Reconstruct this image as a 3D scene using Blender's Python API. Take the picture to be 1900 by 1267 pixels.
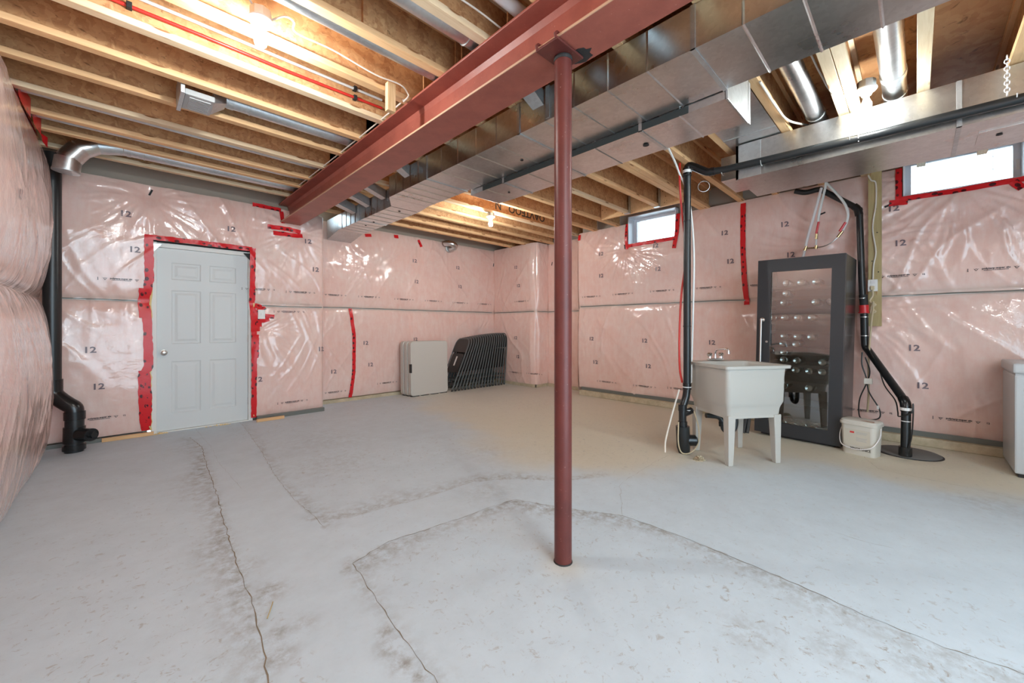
import bpy, bmesh, math, random
import numpy as np
from mathutils import Vector, Matrix, Euler

random.seed(7)
S = bpy.context.scene
COL = S.collection
for o in list(bpy.data.objects):
    bpy.data.objects.remove(o)
PI = math.pi
R = math.radians

# ------------------------------------------------------------------ camera
CAMZ = 1.2
YAW = 44.4153
cam_d = bpy.data.cameras.new('camera')
cam = bpy.data.objects.new('camera', cam_d)
COL.objects.link(cam)
cam.location = (0, 0, CAMZ)
cam.rotation_euler = (PI / 2, 0, -R(YAW))
cam_d.sensor_fit = 'HORIZONTAL'
cam_d.sensor_width = 36.0
cam_d.lens = 734.85 / 1900 * 36.0
cam_d.shift_y = -(633.5 - 606.0) / 1900.0
cam_d.clip_start = 0.05
S.camera = cam

# ------------------------------------------------------------------ world, light, exposure
W = bpy.data.worlds.new('sky')
S.world = W
W.use_nodes = True
wn = W.node_tree.nodes['Background']
wn.inputs[0].default_value = (0.66, 0.86, 1.0, 1)
wn.inputs[1].default_value = 4.3
BULB = 620.0
BULB_COL = (0.96, 0.99, 0.97)
S.view_settings.view_transform = 'Standard'
S.view_settings.look = 'None'
S.view_settings.gamma = 1.0
S.view_settings.use_curve_mapping = False
S.view_settings.exposure = 0.69
S.cycles.max_bounces = 12
S.cycles.diffuse_bounces = 8
S.cycles.glossy_bounces = 5
S.cycles.transmission_bounces = 6
S.cycles.sample_clamp_indirect = 6.0
S.cycles.caustics_reflective = False
S.cycles.caustics_refractive = False

# ------------------------------------------------------------------ materials
MATS = {}


def mat(name, col=(0.5, 0.5, 0.5), rough=0.5, metal=0.0, spec=0.5, **kw):
    if name in MATS:
        return MATS[name]
    m = bpy.data.materials.new(name)
    m.use_nodes = True
    b = m.node_tree.nodes['Principled BSDF']
    b.inputs['Base Color'].default_value = (*col, 1)
    b.inputs['Roughness'].default_value = rough
    b.inputs['Metallic'].default_value = metal
    b.inputs['Specular IOR Level'].default_value = spec
    for k, v in kw.items():
        b.inputs[k].default_value = v
    MATS[name] = m
    return m


class NT:
    """small node helper"""

    def __init__(self, m):
        self.t = m.node_tree
        self.b = self.t.nodes['Principled BSDF']

    def n(self, typ, **kw):
        nd = self.t.nodes.new(typ)
        for k, v in kw.items():
            if k in nd.inputs.keys():
                nd.inputs[k].default_value = v
            else:
                setattr(nd, k, v)
        return nd

    def l(self, a, b):
        self.t.links.new(a, b)

    def coord(self, scale=(1, 1, 1), out='Object'):
        tc = self.n('ShaderNodeTexCoord')
        mp = self.n('ShaderNodeMapping')
        mp.inputs['Scale'].default_value = scale
        self.l(tc.outputs[out], mp.inputs['Vector'])
        return mp.outputs['Vector']

    def noise(self, vec, scale, detail=3, rough=0.55, dist=0.0):
        nd = self.n('ShaderNodeTexNoise')
        nd.inputs['Scale'].default_value = scale
        nd.inputs['Detail'].default_value = detail
        nd.inputs['Roughness'].default_value = rough
        nd.inputs['Distortion'].default_value = dist
        self.l(vec, nd.inputs['Vector'])
        return nd.outputs['Fac']

    def ramp(self, fac, stops):
        r = self.n('ShaderNodeValToRGB')
        el = r.color_ramp.elements
        while len(el) < len(stops):
            el.new(0.5)
        for e, (p, c) in zip(el, stops):
            e.position = p
            e.color = (*c, 1) if len(c) == 3 else c
        self.l(fac, r.inputs['Fac'])
        return r.outputs['Color']

    def mix(self, fac, a, b, mode='MIX'):
        x = self.n('ShaderNodeMix', data_type='RGBA', blend_type=mode)
        for s, v in ((x.inputs[0], fac), (x.inputs[6], a), (x.inputs[7], b)):
            if hasattr(v, 'is_linked'):
                self.l(v, s)
            elif isinstance(v, (int, float)):
                s.default_value = v
            else:
                s.default_value = (*v, 1)
        return x.outputs[2]

    def bump(self, h, strength=0.2, dist=0.01):
        bp = self.n('ShaderNodeBump')
        bp.inputs['Strength'].default_value = strength
        bp.inputs['Distance'].default_value = dist
        self.l(h, bp.inputs['Height'])
        self.l(bp.outputs['Normal'], self.b.inputs['Normal'])


def g3(v):
    return (v, v, v)


def wood(name, c0, c1, axis='X', rough=0.62):
    m = mat(name, c0, rough, spec=0.25)
    t = NT(m)
    sc = {'X': (1.2, 16, 16), 'Y': (16, 1.2, 16), 'Z': (16, 16, 1.2)}[axis]
    v = t.coord(sc)
    oi = t.n('ShaderNodeObjectInfo')
    n1 = t.noise(v, 2.2, 5, 0.6, 1.2)
    v2 = t.coord((1, 1, 1))
    n2 = t.noise(v2, 2.5, 2)
    c = t.ramp(n1, [(0.3, c1), (0.62, c0)])
    c = t.mix(0.3, c, t.ramp(n2, [(0.3, tuple(x * 0.75 for x in c0)), (0.7, tuple(min(1, x * 1.15) for x in c0))]))
    # knots
    vk = t.coord({'X': (3, 16, 16), 'Y': (16, 3, 16), 'Z': (16, 16, 3)}[axis])
    vo = t.n('ShaderNodeTexVoronoi')
    vo.inputs['Scale'].default_value = 1.0
    t.l(vk, vo.inputs['Vector'])
    kn = t.ramp(vo.outputs['Distance'], [(0.0, g3(0)), (0.09, g3(0)), (0.16, g3(1))])
    c = t.mix(kn, (0.30, 0.13, 0.05), c)
    hs = t.n('ShaderNodeHueSaturation')
    mr = t.n('ShaderNodeMapRange')
    mr.inputs['To Min'].default_value = 0.88
    mr.inputs['To Max'].default_value = 1.12
    t.l(oi.outputs['Random'], mr.inputs['Value'])
    t.l(mr.outputs[0], hs.inputs['Value'])
    t.l(c, hs.inputs['Color'])
    t.l(hs.outputs['Color'], t.b.inputs['Base Color'])
    t.bump(n1, 0.15, 0.002)
    return m


def osb(name, base, dark, light, scale=1.0):
    m = mat(name, base, 0.6, spec=0.25)
    t = NT(m)
    v = t.coord((1, 1, 1))
    n0 = t.n('ShaderNodeTexNoise')
    n0.inputs['Scale'].default_value = 9 * scale
    t.l(v, n0.inputs['Vector'])
    add = t.n('ShaderNodeVectorMath', operation='MULTIPLY_ADD')
    t.l(n0.outputs['Color'], add.inputs[0])
    add.inputs[1].default_value = (0.16, 0.10, 0.16)
    t.l(v, add.inputs[2])
    cols = []
    for i, (sx, sz) in enumerate(((7, 26), (20, 8))):
        mp = t.n('ShaderNodeMapping')
        mp.inputs['Scale'].default_value = (sx * scale, sx * scale * 1.3, sz * scale)
        mp.inputs['Rotation'].default_value = (0.4, 0.5 + i, 0.3 + i * 0.7)
        t.l(add.outputs[0], mp.inputs['Vector'])
        vo = t.n('ShaderNodeTexVoronoi')
        vo.inputs['Scale'].default_value = 1.0
        t.l(mp.outputs['Vector'], vo.inputs['Vector'])
        bw = t.n('ShaderNodeRGBToBW')
        t.l(vo.outputs['Color'], bw.inputs[0])
        cols.append(bw.outputs[0])
    c1 = t.ramp(cols[0], [(0.15, dark), (0.5, base), (0.85, light)])
    c2 = t.ramp(cols[1], [(0.2, dark), (0.5, base), (0.8, light)])
    c = t.mix(0.5, c1, c2)
    n3 = t.noise(v, 2.0, 2)
    c = t.mix(0.35, c, t.ramp(n3, [(0.3, dark), (0.7, base)]))
    fl = t.noise(t.coord((14 * scale, 14 * scale, 34 * scale)), 1.0, 3, 0.6, 0.8)
    c = t.mix(t.ramp(fl, [(0.63, g3(0)), (0.70, g3(0.75))]), c, tuple(x * 0.45 for x in dark))
    t.l(c, t.b.inputs['Base Color'])
    t.bump(cols[0], 0.25, 0.002)
    return m


M_LUM = wood('lumber', (0.84, 0.545, 0.29), (0.68, 0.40, 0.185), 'X')
M_LUMP = wood('lumber_pale', (0.84, 0.67, 0.45), (0.70, 0.51, 0.29), 'X')
M_LUMZ = wood('lumber_upright', (0.70, 0.50, 0.28), (0.52, 0.33, 0.15), 'Z')
M_TREAT = wood('treated_board', (0.46, 0.37, 0.19), (0.34, 0.265, 0.125), 'Z')
M_OSB = osb('strand_board', (0.60, 0.33, 0.15), (0.38, 0.18, 0.08), (0.74, 0.47, 0.24), 1.6)
M_SUB = osb('subfloor_board', (0.58, 0.32, 0.15), (0.44, 0.21, 0.09), (0.68, 0.43, 0.22), 0.8)


def galv(name, col=(0.70, 0.72, 0.72), rough=0.24, bump=0.05):
    m = mat(name, col, rough, 1.0)
    t = NT(m)
    v = t.coord()
    n = t.noise(v, 3.0, 3)
    vo = t.n('ShaderNodeTexVoronoi')
    vo.inputs['Scale'].default_value = 45
    t.l(v, vo.inputs['Vector'])
    bw = t.n('ShaderNodeRGBToBW')
    t.l(vo.outputs['Color'], bw.inputs[0])
    f = t.mix(0.25, n, bw.outputs[0])
    t.l(t.ramp(f, [(0.25, tuple(x * 0.82 for x in col)), (0.75, tuple(min(1, x * 1.1) for x in col))]), t.b.inputs['Base Color'])
    mr = t.n('ShaderNodeMapRange')
    mr.inputs['To Min'].default_value = rough - 0.06
    mr.inputs['To Max'].default_value = rough + 0.14
    t.l(n, mr.inputs['Value'])
    t.l(mr.outputs[0], t.b.inputs['Roughness'])
    t.bump(t.noise(v, 2.2, 1), bump, 0.05)
    return m


M_GALV = galv('galvanised_sheet', rough=0.26)
M_GALVR = galv('galvanised_round', (0.66, 0.69, 0.71), 0.34)
M_GALVD = galv('galvanised_dull', (0.62, 0.65, 0.66), 0.42)


def steel_red(name, c0, c1, spec=0.5, flecks=0.35):
    m = mat(name, c0, 0.42, spec=spec)
    t = NT(m)
    v = t.coord()
    n = t.noise(v, 5, 5, 0.65)
    n2 = t.noise(v, 90, 2)
    c = t.ramp(n, [(0.3, c1), (0.6, c0)])
    sp = t.ramp(n2, [(0.70, g3(0)), (0.76, g3(1))])
    c = t.mix(t.mix(flecks, g3(0), sp), c, (0.75, 0.52, 0.45))
    t.l(c, t.b.inputs['Base Color'])
    t.bump(t.noise(v, 60, 3), 0.12, 0.002)
    return m


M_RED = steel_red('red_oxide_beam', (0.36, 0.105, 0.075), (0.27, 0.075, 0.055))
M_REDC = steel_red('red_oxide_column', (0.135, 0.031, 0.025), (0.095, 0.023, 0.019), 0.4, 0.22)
M_ABS = mat('black_abs', (0.014, 0.016, 0.017), 0.34)
M_ABSF = mat('black_abs_fitting', (0.010, 0.011, 0.012), 0.26)
M_WHITE = mat('white_plastic', (0.80, 0.80, 0.78), 0.35)
M_PVC = mat('white_pvc', (0.74, 0.72, 0.72), 0.35)
M_TUB = mat('tub_plastic', (0.50, 0.49, 0.45), 0.38, spec=0.4)
M_CHROME = mat('chrome', (0.85, 0.86, 0.88), 0.08, 1.0)
M_BRASS = mat('brass', (0.62, 0.5, 0.28), 0.25, 1.0)
M_STEEL = mat('brushed_steel', (0.62, 0.60, 0.57), 0.28, 1.0)
M_DARK = mat('dark_rubber', (0.02, 0.02, 0.02), 0.7)
M_PEXR = mat('red_tubing', (0.55, 0.03, 0.02), 0.35)
M_PEXW = mat('white_tubing', (0.74, 0.76, 0.74), 0.35)
M_WIREW = mat('white_cable', (0.74, 0.70, 0.62), 0.5)
M_CORD = mat('beige_cord', (0.55, 0.46, 0.30), 0.5)
M_BLKCORD = mat('black_cord', (0.015, 0.015, 0.015), 0.4)
M_INK = mat('print_ink', (0.06, 0.05, 0.055), 0.35)
M_INKG = mat('print_ink_grey', (0.17, 0.13, 0.15), 0.35)
M_MARK = mat('black_marker', (0.03, 0.03, 0.03), 0.4)
M_FOAM = mat('spray_foam', (0.78, 0.60, 0.28), 0.8)
M_DOOR = mat('door_paint', (0.66, 0.70, 0.70), 0.42, spec=0.4)
M_FRAME = mat('door_frame_paint', (0.76, 0.77, 0.74), 0.45)
M_VINYL = mat('window_vinyl', (0.80, 0.84, 0.90), 0.35)
M_TABLE = mat('table_plastic', (0.56, 0.545, 0.50), 0.5)
M_CHAIRM = mat('chair_frame', (0.105, 0.118, 0.120), 0.32)
M_CHAIRP = mat('chair_plastic', (0.036, 0.031, 0.029), 0.42)
M_FRB = mat('cooler_black', (0.030, 0.032, 0.036), 0.42)
M_FRS = mat('cooler_side', (0.035, 0.034, 0.034), 0.25)
M_FRI = mat('cooler_interior', (0.36, 0.34, 0.34), 0.5)
M_SHELF = mat('cooler_shelf', (0.34, 0.30, 0.27), 0.35)
M_BASEGLINT = mat('bottle_base_glint', (0.36, 0.40, 0.38), 0.22, 0.85)  # light metallic tone stands for light reflected in the bottle bottoms
M_BOTTLE = mat('bottle_glass', (0.020, 0.028, 0.022), 0.06, spec=0.8)
M_BOTTLEG = mat('green_bottle_glass', (0.06, 0.16, 0.12), 0.06, spec=0.8)
M_FOIL = mat('bottle_foil', (0.75, 0.75, 0.74), 0.2, 0.9)
M_FREEZ = mat('freezer_white', (0.50, 0.53, 0.545), 0.3)
M_FREEZG = mat('freezer_trim', (0.42, 0.44, 0.45), 0.4)
M_PAIL = mat('pail_plastic', (0.60, 0.58, 0.52), 0.4)
M_PAPER = mat('paper_label', (0.80, 0.77, 0.68), 0.6)
M_REDLBL = mat('red_print', (0.62, 0.05, 0.05), 0.5)
M_GREYLBL = mat('grey_print', (0.44, 0.45, 0.44), 0.6)
M_REDPL = mat('red_plastic', (0.65, 0.03, 0.035), 0.35)
M_COPPER = mat('copper', (0.7, 0.4, 0.25), 0.25, 1.0)
M_STRAW = mat('straw_stalk', (0.50, 0.38, 0.18), 0.7)

# glass
M_GLASS = mat('cooler_glass', (0.93, 0.95, 0.95), 0.0, spec=0.9)
M_GLASS.node_tree.nodes['Principled BSDF'].inputs['Transmission Weight'].default_value = 1.0
M_GLASS.node_tree.nodes['Principled BSDF'].inputs['IOR'].default_value = 2.2
M_WGLASS = mat('window_glass', (1, 1, 1), 0.0)
M_WGLASS.node_tree.nodes['Principled BSDF'].inputs['Transmission Weight'].default_value = 1.0
M_WGLASS.node_tree.nodes['Principled BSDF'].inputs['IOR'].default_value = 1.05

# lamp
M_BULB = mat('lit_bulb', (1, 1, 1), 0.4)
_b = M_BULB.node_tree.nodes['Principled BSDF']
_b.inputs['Emission Color'].default_value = (*BULB_COL, 1)
_b.inputs['Emission Strength'].default_value = BULB

M_BULB2 = M_BULB.copy()
M_BULB2.name = 'lit_bulb_weaker'
M_BULB2.node_tree.nodes['Principled BSDF'].inputs['Emission Strength'].default_value = BULB * 0.55
M_FILLBULB = M_BULB.copy()  # only for the added fill bulb behind the camera
M_FILLBULB.name = 'fill_bulb_stronger'
M_FILLBULB.node_tree.nodes['Principled BSDF'].inputs['Emission Strength'].default_value = BULB * 1.3

# red sheathing tape with dark round prints (printed along the tape, from its UV map)
M_TAPE = mat('red_tape', (0.72, 0.025, 0.03), 0.30, spec=0.35)
_t = NT(M_TAPE)
_uv = _t.n('ShaderNodeUVMap')
_mp = _t.n('ShaderNodeMapping')
_mp.inputs['Scale'].default_value = (1, 1, 1)
_t.l(_uv.outputs['UV'], _mp.inputs['Vector'])
_vo = _t.n('ShaderNodeTexVoronoi')
_vo.inputs['Scale'].default_value = 1.0
_vo.inputs['Randomness'].default_value = 0.55
_t.l(_mp.outputs['Vector'], _vo.inputs['Vector'])
_k = _t.ramp(_vo.outputs['Distance'], [(0.0, g3(1)), (0.27, g3(1)), (0.33, g3(0))])
_w = _t.noise(_mp.outputs['Vector'], 6, 2)
_k2 = _t.mix(1.0, _k, _t.ramp(_w, [(0.33, g3(0)), (0.39, g3(1))]), 'MULTIPLY')
_c = _t.mix(_k2, (0.66, 0.018, 0.024), (0.07, 0.008, 0.012))
_t.l(_c, _t.b.inputs['Base Color'])
_t.bump(_t.noise(_t.coord(), 45, 2), 0.25, 0.004)

# pink batts behind clear polyethylene sheet
M_POLY = mat('pink_batts_under_clear_sheet', (0.8, 0.5, 0.46), 0.3, spec=0.5)
_t = NT(M_POLY)
_v = _t.coord()
_n1 = _t.noise(_v, 1.7, 3, 0.6, 0.4)
_n2 = _t.noise(_v, 11, 5, 0.7)
_n3 = _t.noise(_t.coord((3, 3, 0.7)), 6, 4, 0.65, 0.6)
_c = _t.ramp(_n1, [(0.30, (0.80, 0.53, 0.445)), (0.5, (0.82, 0.60, 0.525)), (0.72, (0.82, 0.68, 0.60))])
_c = _t.mix(0.35, _c, _t.ramp(_n2, [(0.3, (0.78, 0.43, 0.38)), (0.7, (0.84, 0.68, 0.62))]))
_c = _t.mix(0.22, _c, _t.ramp(_n3, [(0.3, (0.72, 0.40, 0.34)), (0.7, (0.86, 0.72, 0.68))]))
_at = _t.n('ShaderNodeAttribute', attribute_name='edge_grey')
_c = _t.mix(_at.outputs['Fac'], _c, (0.62, 0.53, 0.47))
_t.l(_c, _t.b.inputs['Base Color'])
_t.b.inputs['Coat Weight'].default_value = 1.0
_t.b.inputs['Coat IOR'].default_value = 1.58
_t.b.inputs['Coat Roughness'].default_value = 0.08
_t.b.inputs['Roughness'].default_value = 0.6
_t.b.inputs['Specular IOR Level'].default_value = 0.2
_bp = _t.n('ShaderNodeBump')
_bp.inputs['Strength'].default_value = 0.55
_bp.inputs['Distance'].default_value = 0.012
def _crease(rot, sc, seedoff):
    tc_ = _t.n('ShaderNodeTexCoord')
    mp_ = _t.n('ShaderNodeMapping')
    mp_.inputs['Rotation'].default_value = rot
    mp_.inputs['Scale'].default_value = sc
    mp_.inputs['Location'].default_value = (seedoff, seedoff, seedoff)
    _t.l(tc_.outputs['Object'], mp_.inputs['Vector'])
    nz = _t.n('ShaderNodeTexNoise')
    nz.noise_type = 'RIDGED_MULTIFRACTAL'
    nz.inputs['Scale'].default_value = 1.0
    nz.inputs['Detail'].default_value = 3
    nz.inputs['Distortion'].default_value = 0.5
    _t.l(mp_.outputs['Vector'], nz.inputs['Vector'])
    return nz.outputs['Fac']


_k1 = _crease((0.0, 0.6, 0.6), (2.2, 2.2, 6.5), 0.0)
_k2 = _crease((0.6, -0.6, 0.0), (6.5, 6.5, 1.6), 5.0)
_fn = _t.noise(_v, 22, 3, 0.6, 1.0)
_m1 = _t.n('ShaderNodeMath', operation='ADD')
_t.l(_k1, _m1.inputs[0])
_t.l(_k2, _m1.inputs[1])
_m2 = _t.n('ShaderNodeMath', operation='MULTIPLY_ADD')
_t.l(_fn, _m2.inputs[0])
_m2.inputs[1].default_value = 0.35
_t.l(_m1.outputs[0], _m2.inputs[2])
_t.l(_m2.outputs[0], _bp.inputs['Height'])
_t.l(_bp.outputs['Normal'], _t.b.inputs['Coat Normal'])

# floor
M_FLOOR = mat('concrete_floor', (0.6, 0.61, 0.61), 0.62, spec=0.3)
_t = NT(M_FLOOR)
_v = _t.coord()
_n1 = _t.noise(_v, 0.9, 4, 0.6, 0.3)
_n2 = _t.noise(_v, 6, 6, 0.7)
_n3 = _t.noise(_v, 45, 5, 0.7)
_c = _t.ramp(_n1, [(0.3, (0.515, 0.605, 0.665)), (0.7, (0.575, 0.675, 0.74))])
_c = _t.mix(0.30, _c, _t.ramp(_n2, [(0.30, (0.43, 0.49, 0.53)), (0.68, (0.605, 0.70, 0.765))]))
_a = _t.n('ShaderNodeAttribute', attribute_name='dirt')
_ns = _t.n('ShaderNodeTexNoise')
_ns.inputs['Scale'].default_value = 17
_ns.inputs['Detail'].default_value = 6
_ns.inputs['Roughness'].default_value = 0.72
_t.l(_t.coord((1, 1, 1)), _ns.inputs['Vector'])
_d = _t.n('ShaderNodeMath', operation='MULTIPLY')
_t.l(_a.outputs['Fac'], _d.inputs[0])
_t.l(_t.ramp(_ns.outputs['Fac'], [(0.40, g3(0)), (0.62, g3(1))]), _d.inputs[1])
_c = _t.mix(_d.outputs[0], _c, (0.27, 0.255, 0.23))
_a2 = _t.n('ShaderNodeAttribute', attribute_name='dust_warmlight')
_c = _t.mix(_a2.outputs['Fac'], _c, (0.66, 0.58, 0.41))  # beige dust and warm bulb light, both painted into the floor colour
_a3 = _t.n('ShaderNodeAttribute', attribute_name='speck')
_sp = _t.ramp(_t.noise(_t.coord((1, 1, 1)), 26, 4, 0.75, 0.8), [(0.58, g3(0)), (0.67, g3(1))])
_d3 = _t.n('ShaderNodeMath', operation='MULTIPLY')
_t.l(_a3.outputs['Fac'], _d3.inputs[0])
_t.l(_sp, _d3.inputs[1])
_c = _t.mix(_d3.outputs[0], _c, (0.36, 0.35, 0.335))
_t.l(_c, _t.b.inputs['Base Color'])
_t.bump(_n3, 0.10, 0.004)
M_CONC = mat('footing_concrete', (0.50, 0.43, 0.30), 0.8, spec=0.2)
_t = NT(M_CONC)
_t.l(_t.ramp(_t.noise(_t.coord(), 9, 6, 0.7), [(0.3, (0.40, 0.34, 0.23)), (0.7, (0.60, 0.53, 0.39))]), _t.b.inputs['Base Color'])
M_CONCG = mat('wall_concrete', (0.36, 0.32, 0.27), 0.85, spec=0.2)
M_CRACK = mat('crack_dark', (0.23, 0.19, 0.14), 0.9, spec=0.1)  # dark colour of the crack strips
M_GREYSEAM = mat('seam_strip_grey', (0.16, 0.17, 0.155), 0.3)
M_SUMP = mat('sump_lid', (0.13, 0.13, 0.125), 0.7)


# ------------------------------------------------------------------ mesh builder and tagging
ORG = {}


def org(o):
    return ORG.get(o.name, Vector((0, 0, 0))) if o else Vector((0, 0, 0))


class MB:
    def __init__(self):
        self.v = []
        self.f = []

    def add(self, vs, fs):
        k = len(self.v)
        self.v += [tuple(x) for x in vs]
        self.f += [tuple(i + k for i in f) for f in fs]
        return self

    def box(self, x0, x1, y0, y1, z0, z1):
        return self.add([(x0, y0, z0), (x1, y0, z0), (x1, y1, z0), (x0, y1, z0), (x0, y0, z1), (x1, y0, z1), (x1, y1, z1), (x0, y1, z1)],
                        [(3, 2, 1, 0), (4, 5, 6, 7), (0, 1, 5, 4), (1, 2, 6, 5), (2, 3, 7, 6), (3, 0, 4, 7)])

    def obox(self, p0, p1, w, h, up=(0, 0, 1)):
        """bar from p0 to p1, section w (side) x h (along up)"""
        p0, p1, up = Vector(p0), Vector(p1), Vector(up)
        d = (p1 - p0).normalized()
        s = d.cross(up)
        if s.length < 1e-5:
            s = d.cross(Vector((1, 0, 0)))
        s.normalize()
        u = s.cross(d)
        vs = []
        for p in (p0, p1):
            for a, b in ((-1, -1), (1, -1), (1, 1), (-1, 1)):
                vs.append(p + s * (a * w / 2) + u * (b * h / 2))
        return self.add(vs, [(0, 1, 2, 3), (7, 6, 5, 4), (0, 4, 5, 1), (1, 5, 6, 2), (2, 6, 7, 3), (3, 7, 4, 0)])

    def tube(self, pts, r, seg=12, caps=True):
        pts = [Vector(p) for p in pts]
        rs = r if isinstance(r, (list, tuple)) else [r] * len(pts)
        n = len(pts)
        vs = []
        prev = None
        for i, p in enumerate(pts):
            if i == 0:
                d = pts[1] - pts[0]
            elif i == n - 1:
                d = pts[-1] - pts[-2]
            else:
                d = (pts[i] - pts[i - 1]).normalized() + (pts[i + 1] - pts[i]).normalized()
            if d.length < 1e-9:
                d = Vector((0, 0, 1))
            d.normalize()
            if prev is None:
                a = Vector((0, 0, 1)) if abs(d.z) < 0.9 else Vector((1, 0, 0))
                u = d.cross(a).normalized()
            else:
                u = prev - d * prev.dot(d)
                u.normalize()
            prev = u
            w = d.cross(u)
            for k in range(seg):
                t = 2 * PI * k / seg
                vs.append(p + u * (rs[i] * math.cos(t)) + w * (rs[i] * math.sin(t)))
        fs = []
        for i in range(n - 1):
            for k in range(seg):
                a = i * seg + k
                b = i * seg + (k + 1) % seg
                fs.append((a, b, b + seg, a + seg))
        if caps:
            fs.append(tuple(reversed(range(seg))))
            fs.append(tuple((n - 1) * seg + k for k in range(seg)))
        return self.add(vs, fs)

    def lathe(self, prof, seg=20, mtx=None):
        """prof: list of (r, z) about local Z; mtx places it"""
        mtx = mtx or Matrix.Identity(4)
        vs = []
        for r, z in prof:
            for k in range(seg):
                t = 2 * PI * k / seg
                vs.append(mtx @ Vector((r * math.cos(t), r * math.sin(t), z)))
        fs = []
        for i in range(len(prof) - 1):
            for k in range(seg):
                a = i * seg + k
                b = i * seg + (k + 1) % seg
                fs.append((a, b, b + seg, a + seg))
        fs.append(tuple(reversed(range(seg))))
        fs.append(tuple((len(prof) - 1) * seg + k for k in range(seg)))
        return self.add(vs, fs)

    def prism(self, poly, axis, a, b):
        """2-D polygon extruded along axis ('X': poly in (y,z); 'Y': (x,z); 'Z': (x,y))"""
        def p3(q, t):
            return {'X': (t, q[0], q[1]), 'Y': (q[0], t, q[1]), 'Z': (q[0], q[1], t)}[axis]
        n = len(poly)
        vs = [p3(q, a) for q in poly] + [p3(q, b) for q in poly]
        fs = [tuple(range(n)), tuple(reversed(range(n, 2 * n)))]
        for i in range(n):
            j = (i + 1) % n
            fs.append((i, i + n, j + n, j))
        return self.add(vs, fs)

    def build(self, name, m, parent=None, local=False, smooth=False, bevel=0.0, seg=2, kind=None):
        me = bpy.data.meshes.new(name)
        o_ = org(parent) if (parent and not local) else Vector((0, 0, 0))
        me.from_pydata([(a - o_.x, b - o_.y, c - o_.z) for a, b, c in self.v], [], self.f)
        bm = bmesh.new()
        bm.from_mesh(me)
        bmesh.ops.recalc_face_normals(bm, faces=bm.faces)
        bm.to_mesh(me)
        bm.free()
        me.materials.append(m)
        ob = bpy.data.objects.new(name, me)
        COL.objects.link(ob)
        if parent:
            ob.parent = parent
            ORG[ob.name] = org(parent)
        if smooth:
            me.polygons.foreach_set('use_smooth', [True] * len(me.polygons))
            if hasattr(me, 'set_sharp_from_angle'):
                me.set_sharp_from_angle(angle=R(38))
        if bevel:
            md = ob.modifiers.new('bevel', 'BEVEL')
            md.width = bevel
            md.segments = seg
            md.limit_method = 'ANGLE'
            md.angle_limit = R(40)
        if kind:
            ob['kind'] = kind
        return ob


def tag(o, label, cat, group=None):
    o['label'] = label
    o['category'] = cat
    if group:
        o['group'] = group
    return o


def thing(name, label, cat, loc=(0, 0, 0), rot=(0, 0, 0), group=None):
    o = bpy.data.objects.new(name, None)
    o.empty_display_size = 0.1
    COL.objects.link(o)
    o.location = loc
    o.rotation_euler = rot
    ORG[o.name] = Vector(loc)
    return tag(o, label, cat, group)


def dup(root, loc, rot=None, label=None, group=None):
    r = root.copy()
    COL.objects.link(r)
    r.location = loc
    if rot is not None:
        r.rotation_euler = rot
    if label:
        r['label'] = label
    if group:
        r['group'] = group
    for ch in list(root.children):
        c = ch.copy()
        COL.objects.link(c)
        c.parent = r
        for g in list(ch.children):
            d = g.copy()
            COL.objects.link(d)
            d.parent = c
    return r


def setlabel(o, text):
    o['label'] = text
    return o


def arc(center, r, a0, a1, n, u, w):
    c, u, w = Vector(center), Vector(u), Vector(w)
    return [c + u * (r * math.cos(a0 + (a1 - a0) * i / n)) + w * (r * math.sin(a0 + (a1 - a0) * i / n)) for i in range(n + 1)]


def smooth_path(pts, n=6):
    """Catmull-Rom through pts"""
    P = [Vector(p) for p in pts]
    P = [P[0] * 2 - P[1]] + P + [P[-1] * 2 - P[-2]]
    out = []
    for i in range(1, len(P) - 2):
        for k in range(n):
            t = k / n
            a, b, c, d = P[i - 1], P[i], P[i + 1], P[i + 2]
            out.append(0.5 * ((2 * b) + (c - a) * t + (2 * a - 5 * b + 4 * c - d) * t * t + (3 * b - a - 3 * c + d) * t ** 3))
    out.append(P[-2])
    return out


def rounded_rect(x0, x1, y0, y1, r, n=5, corners=(1, 1, 1, 1)):
    """polygon, corners order: (x0y0, x1y0, x1y1, x0y1)"""
    out = []
    for (cx, cy, a), on in zip(((x0 + r, y0 + r, PI), (x1 - r, y0 + r, 1.5 * PI), (x1 - r, y1 - r, 0), (x0 + r, y1 - r, 0.5 * PI)), corners):
        if on:
            for i in range(n + 1):
                t = a + 0.5 * PI * i / n
                out.append((cx + r * math.cos(t), cy + r * math.sin(t)))
        else:
            out.append((cx + (r if cx > (x0 + x1) / 2 else -r), cy + (r if cy > (y0 + y1) / 2 else -r)))
    return out


# numpy value noise -------------------------------------------------
def vnoise(x, y, seed):
    rs = np.random.RandomState(seed)
    tab = rs.rand(256, 256)
    xi = np.floor(x).astype(int)
    yi = np.floor(y).astype(int)
    fx = x - xi
    fy = y - yi
    fx = fx * fx * fx * (fx * (fx * 6 - 15) + 10)
    fy = fy * fy * fy * (fy * (fy * 6 - 15) + 10)
    a = tab[xi % 256, yi % 256]
    b = tab[(xi + 1) % 256, yi % 256]
    c = tab[xi % 256, (yi + 1) % 256]
    d = tab[(xi + 1) % 256, (yi + 1) % 256]
    return (a * (1 - fx) + b * fx) * (1 - fy) + (c * (1 - fx) + d * fx) * fy


def ridge(x, y, seed):
    return 1 - np.abs(2 * vnoise(x, y, seed) - 1)


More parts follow.
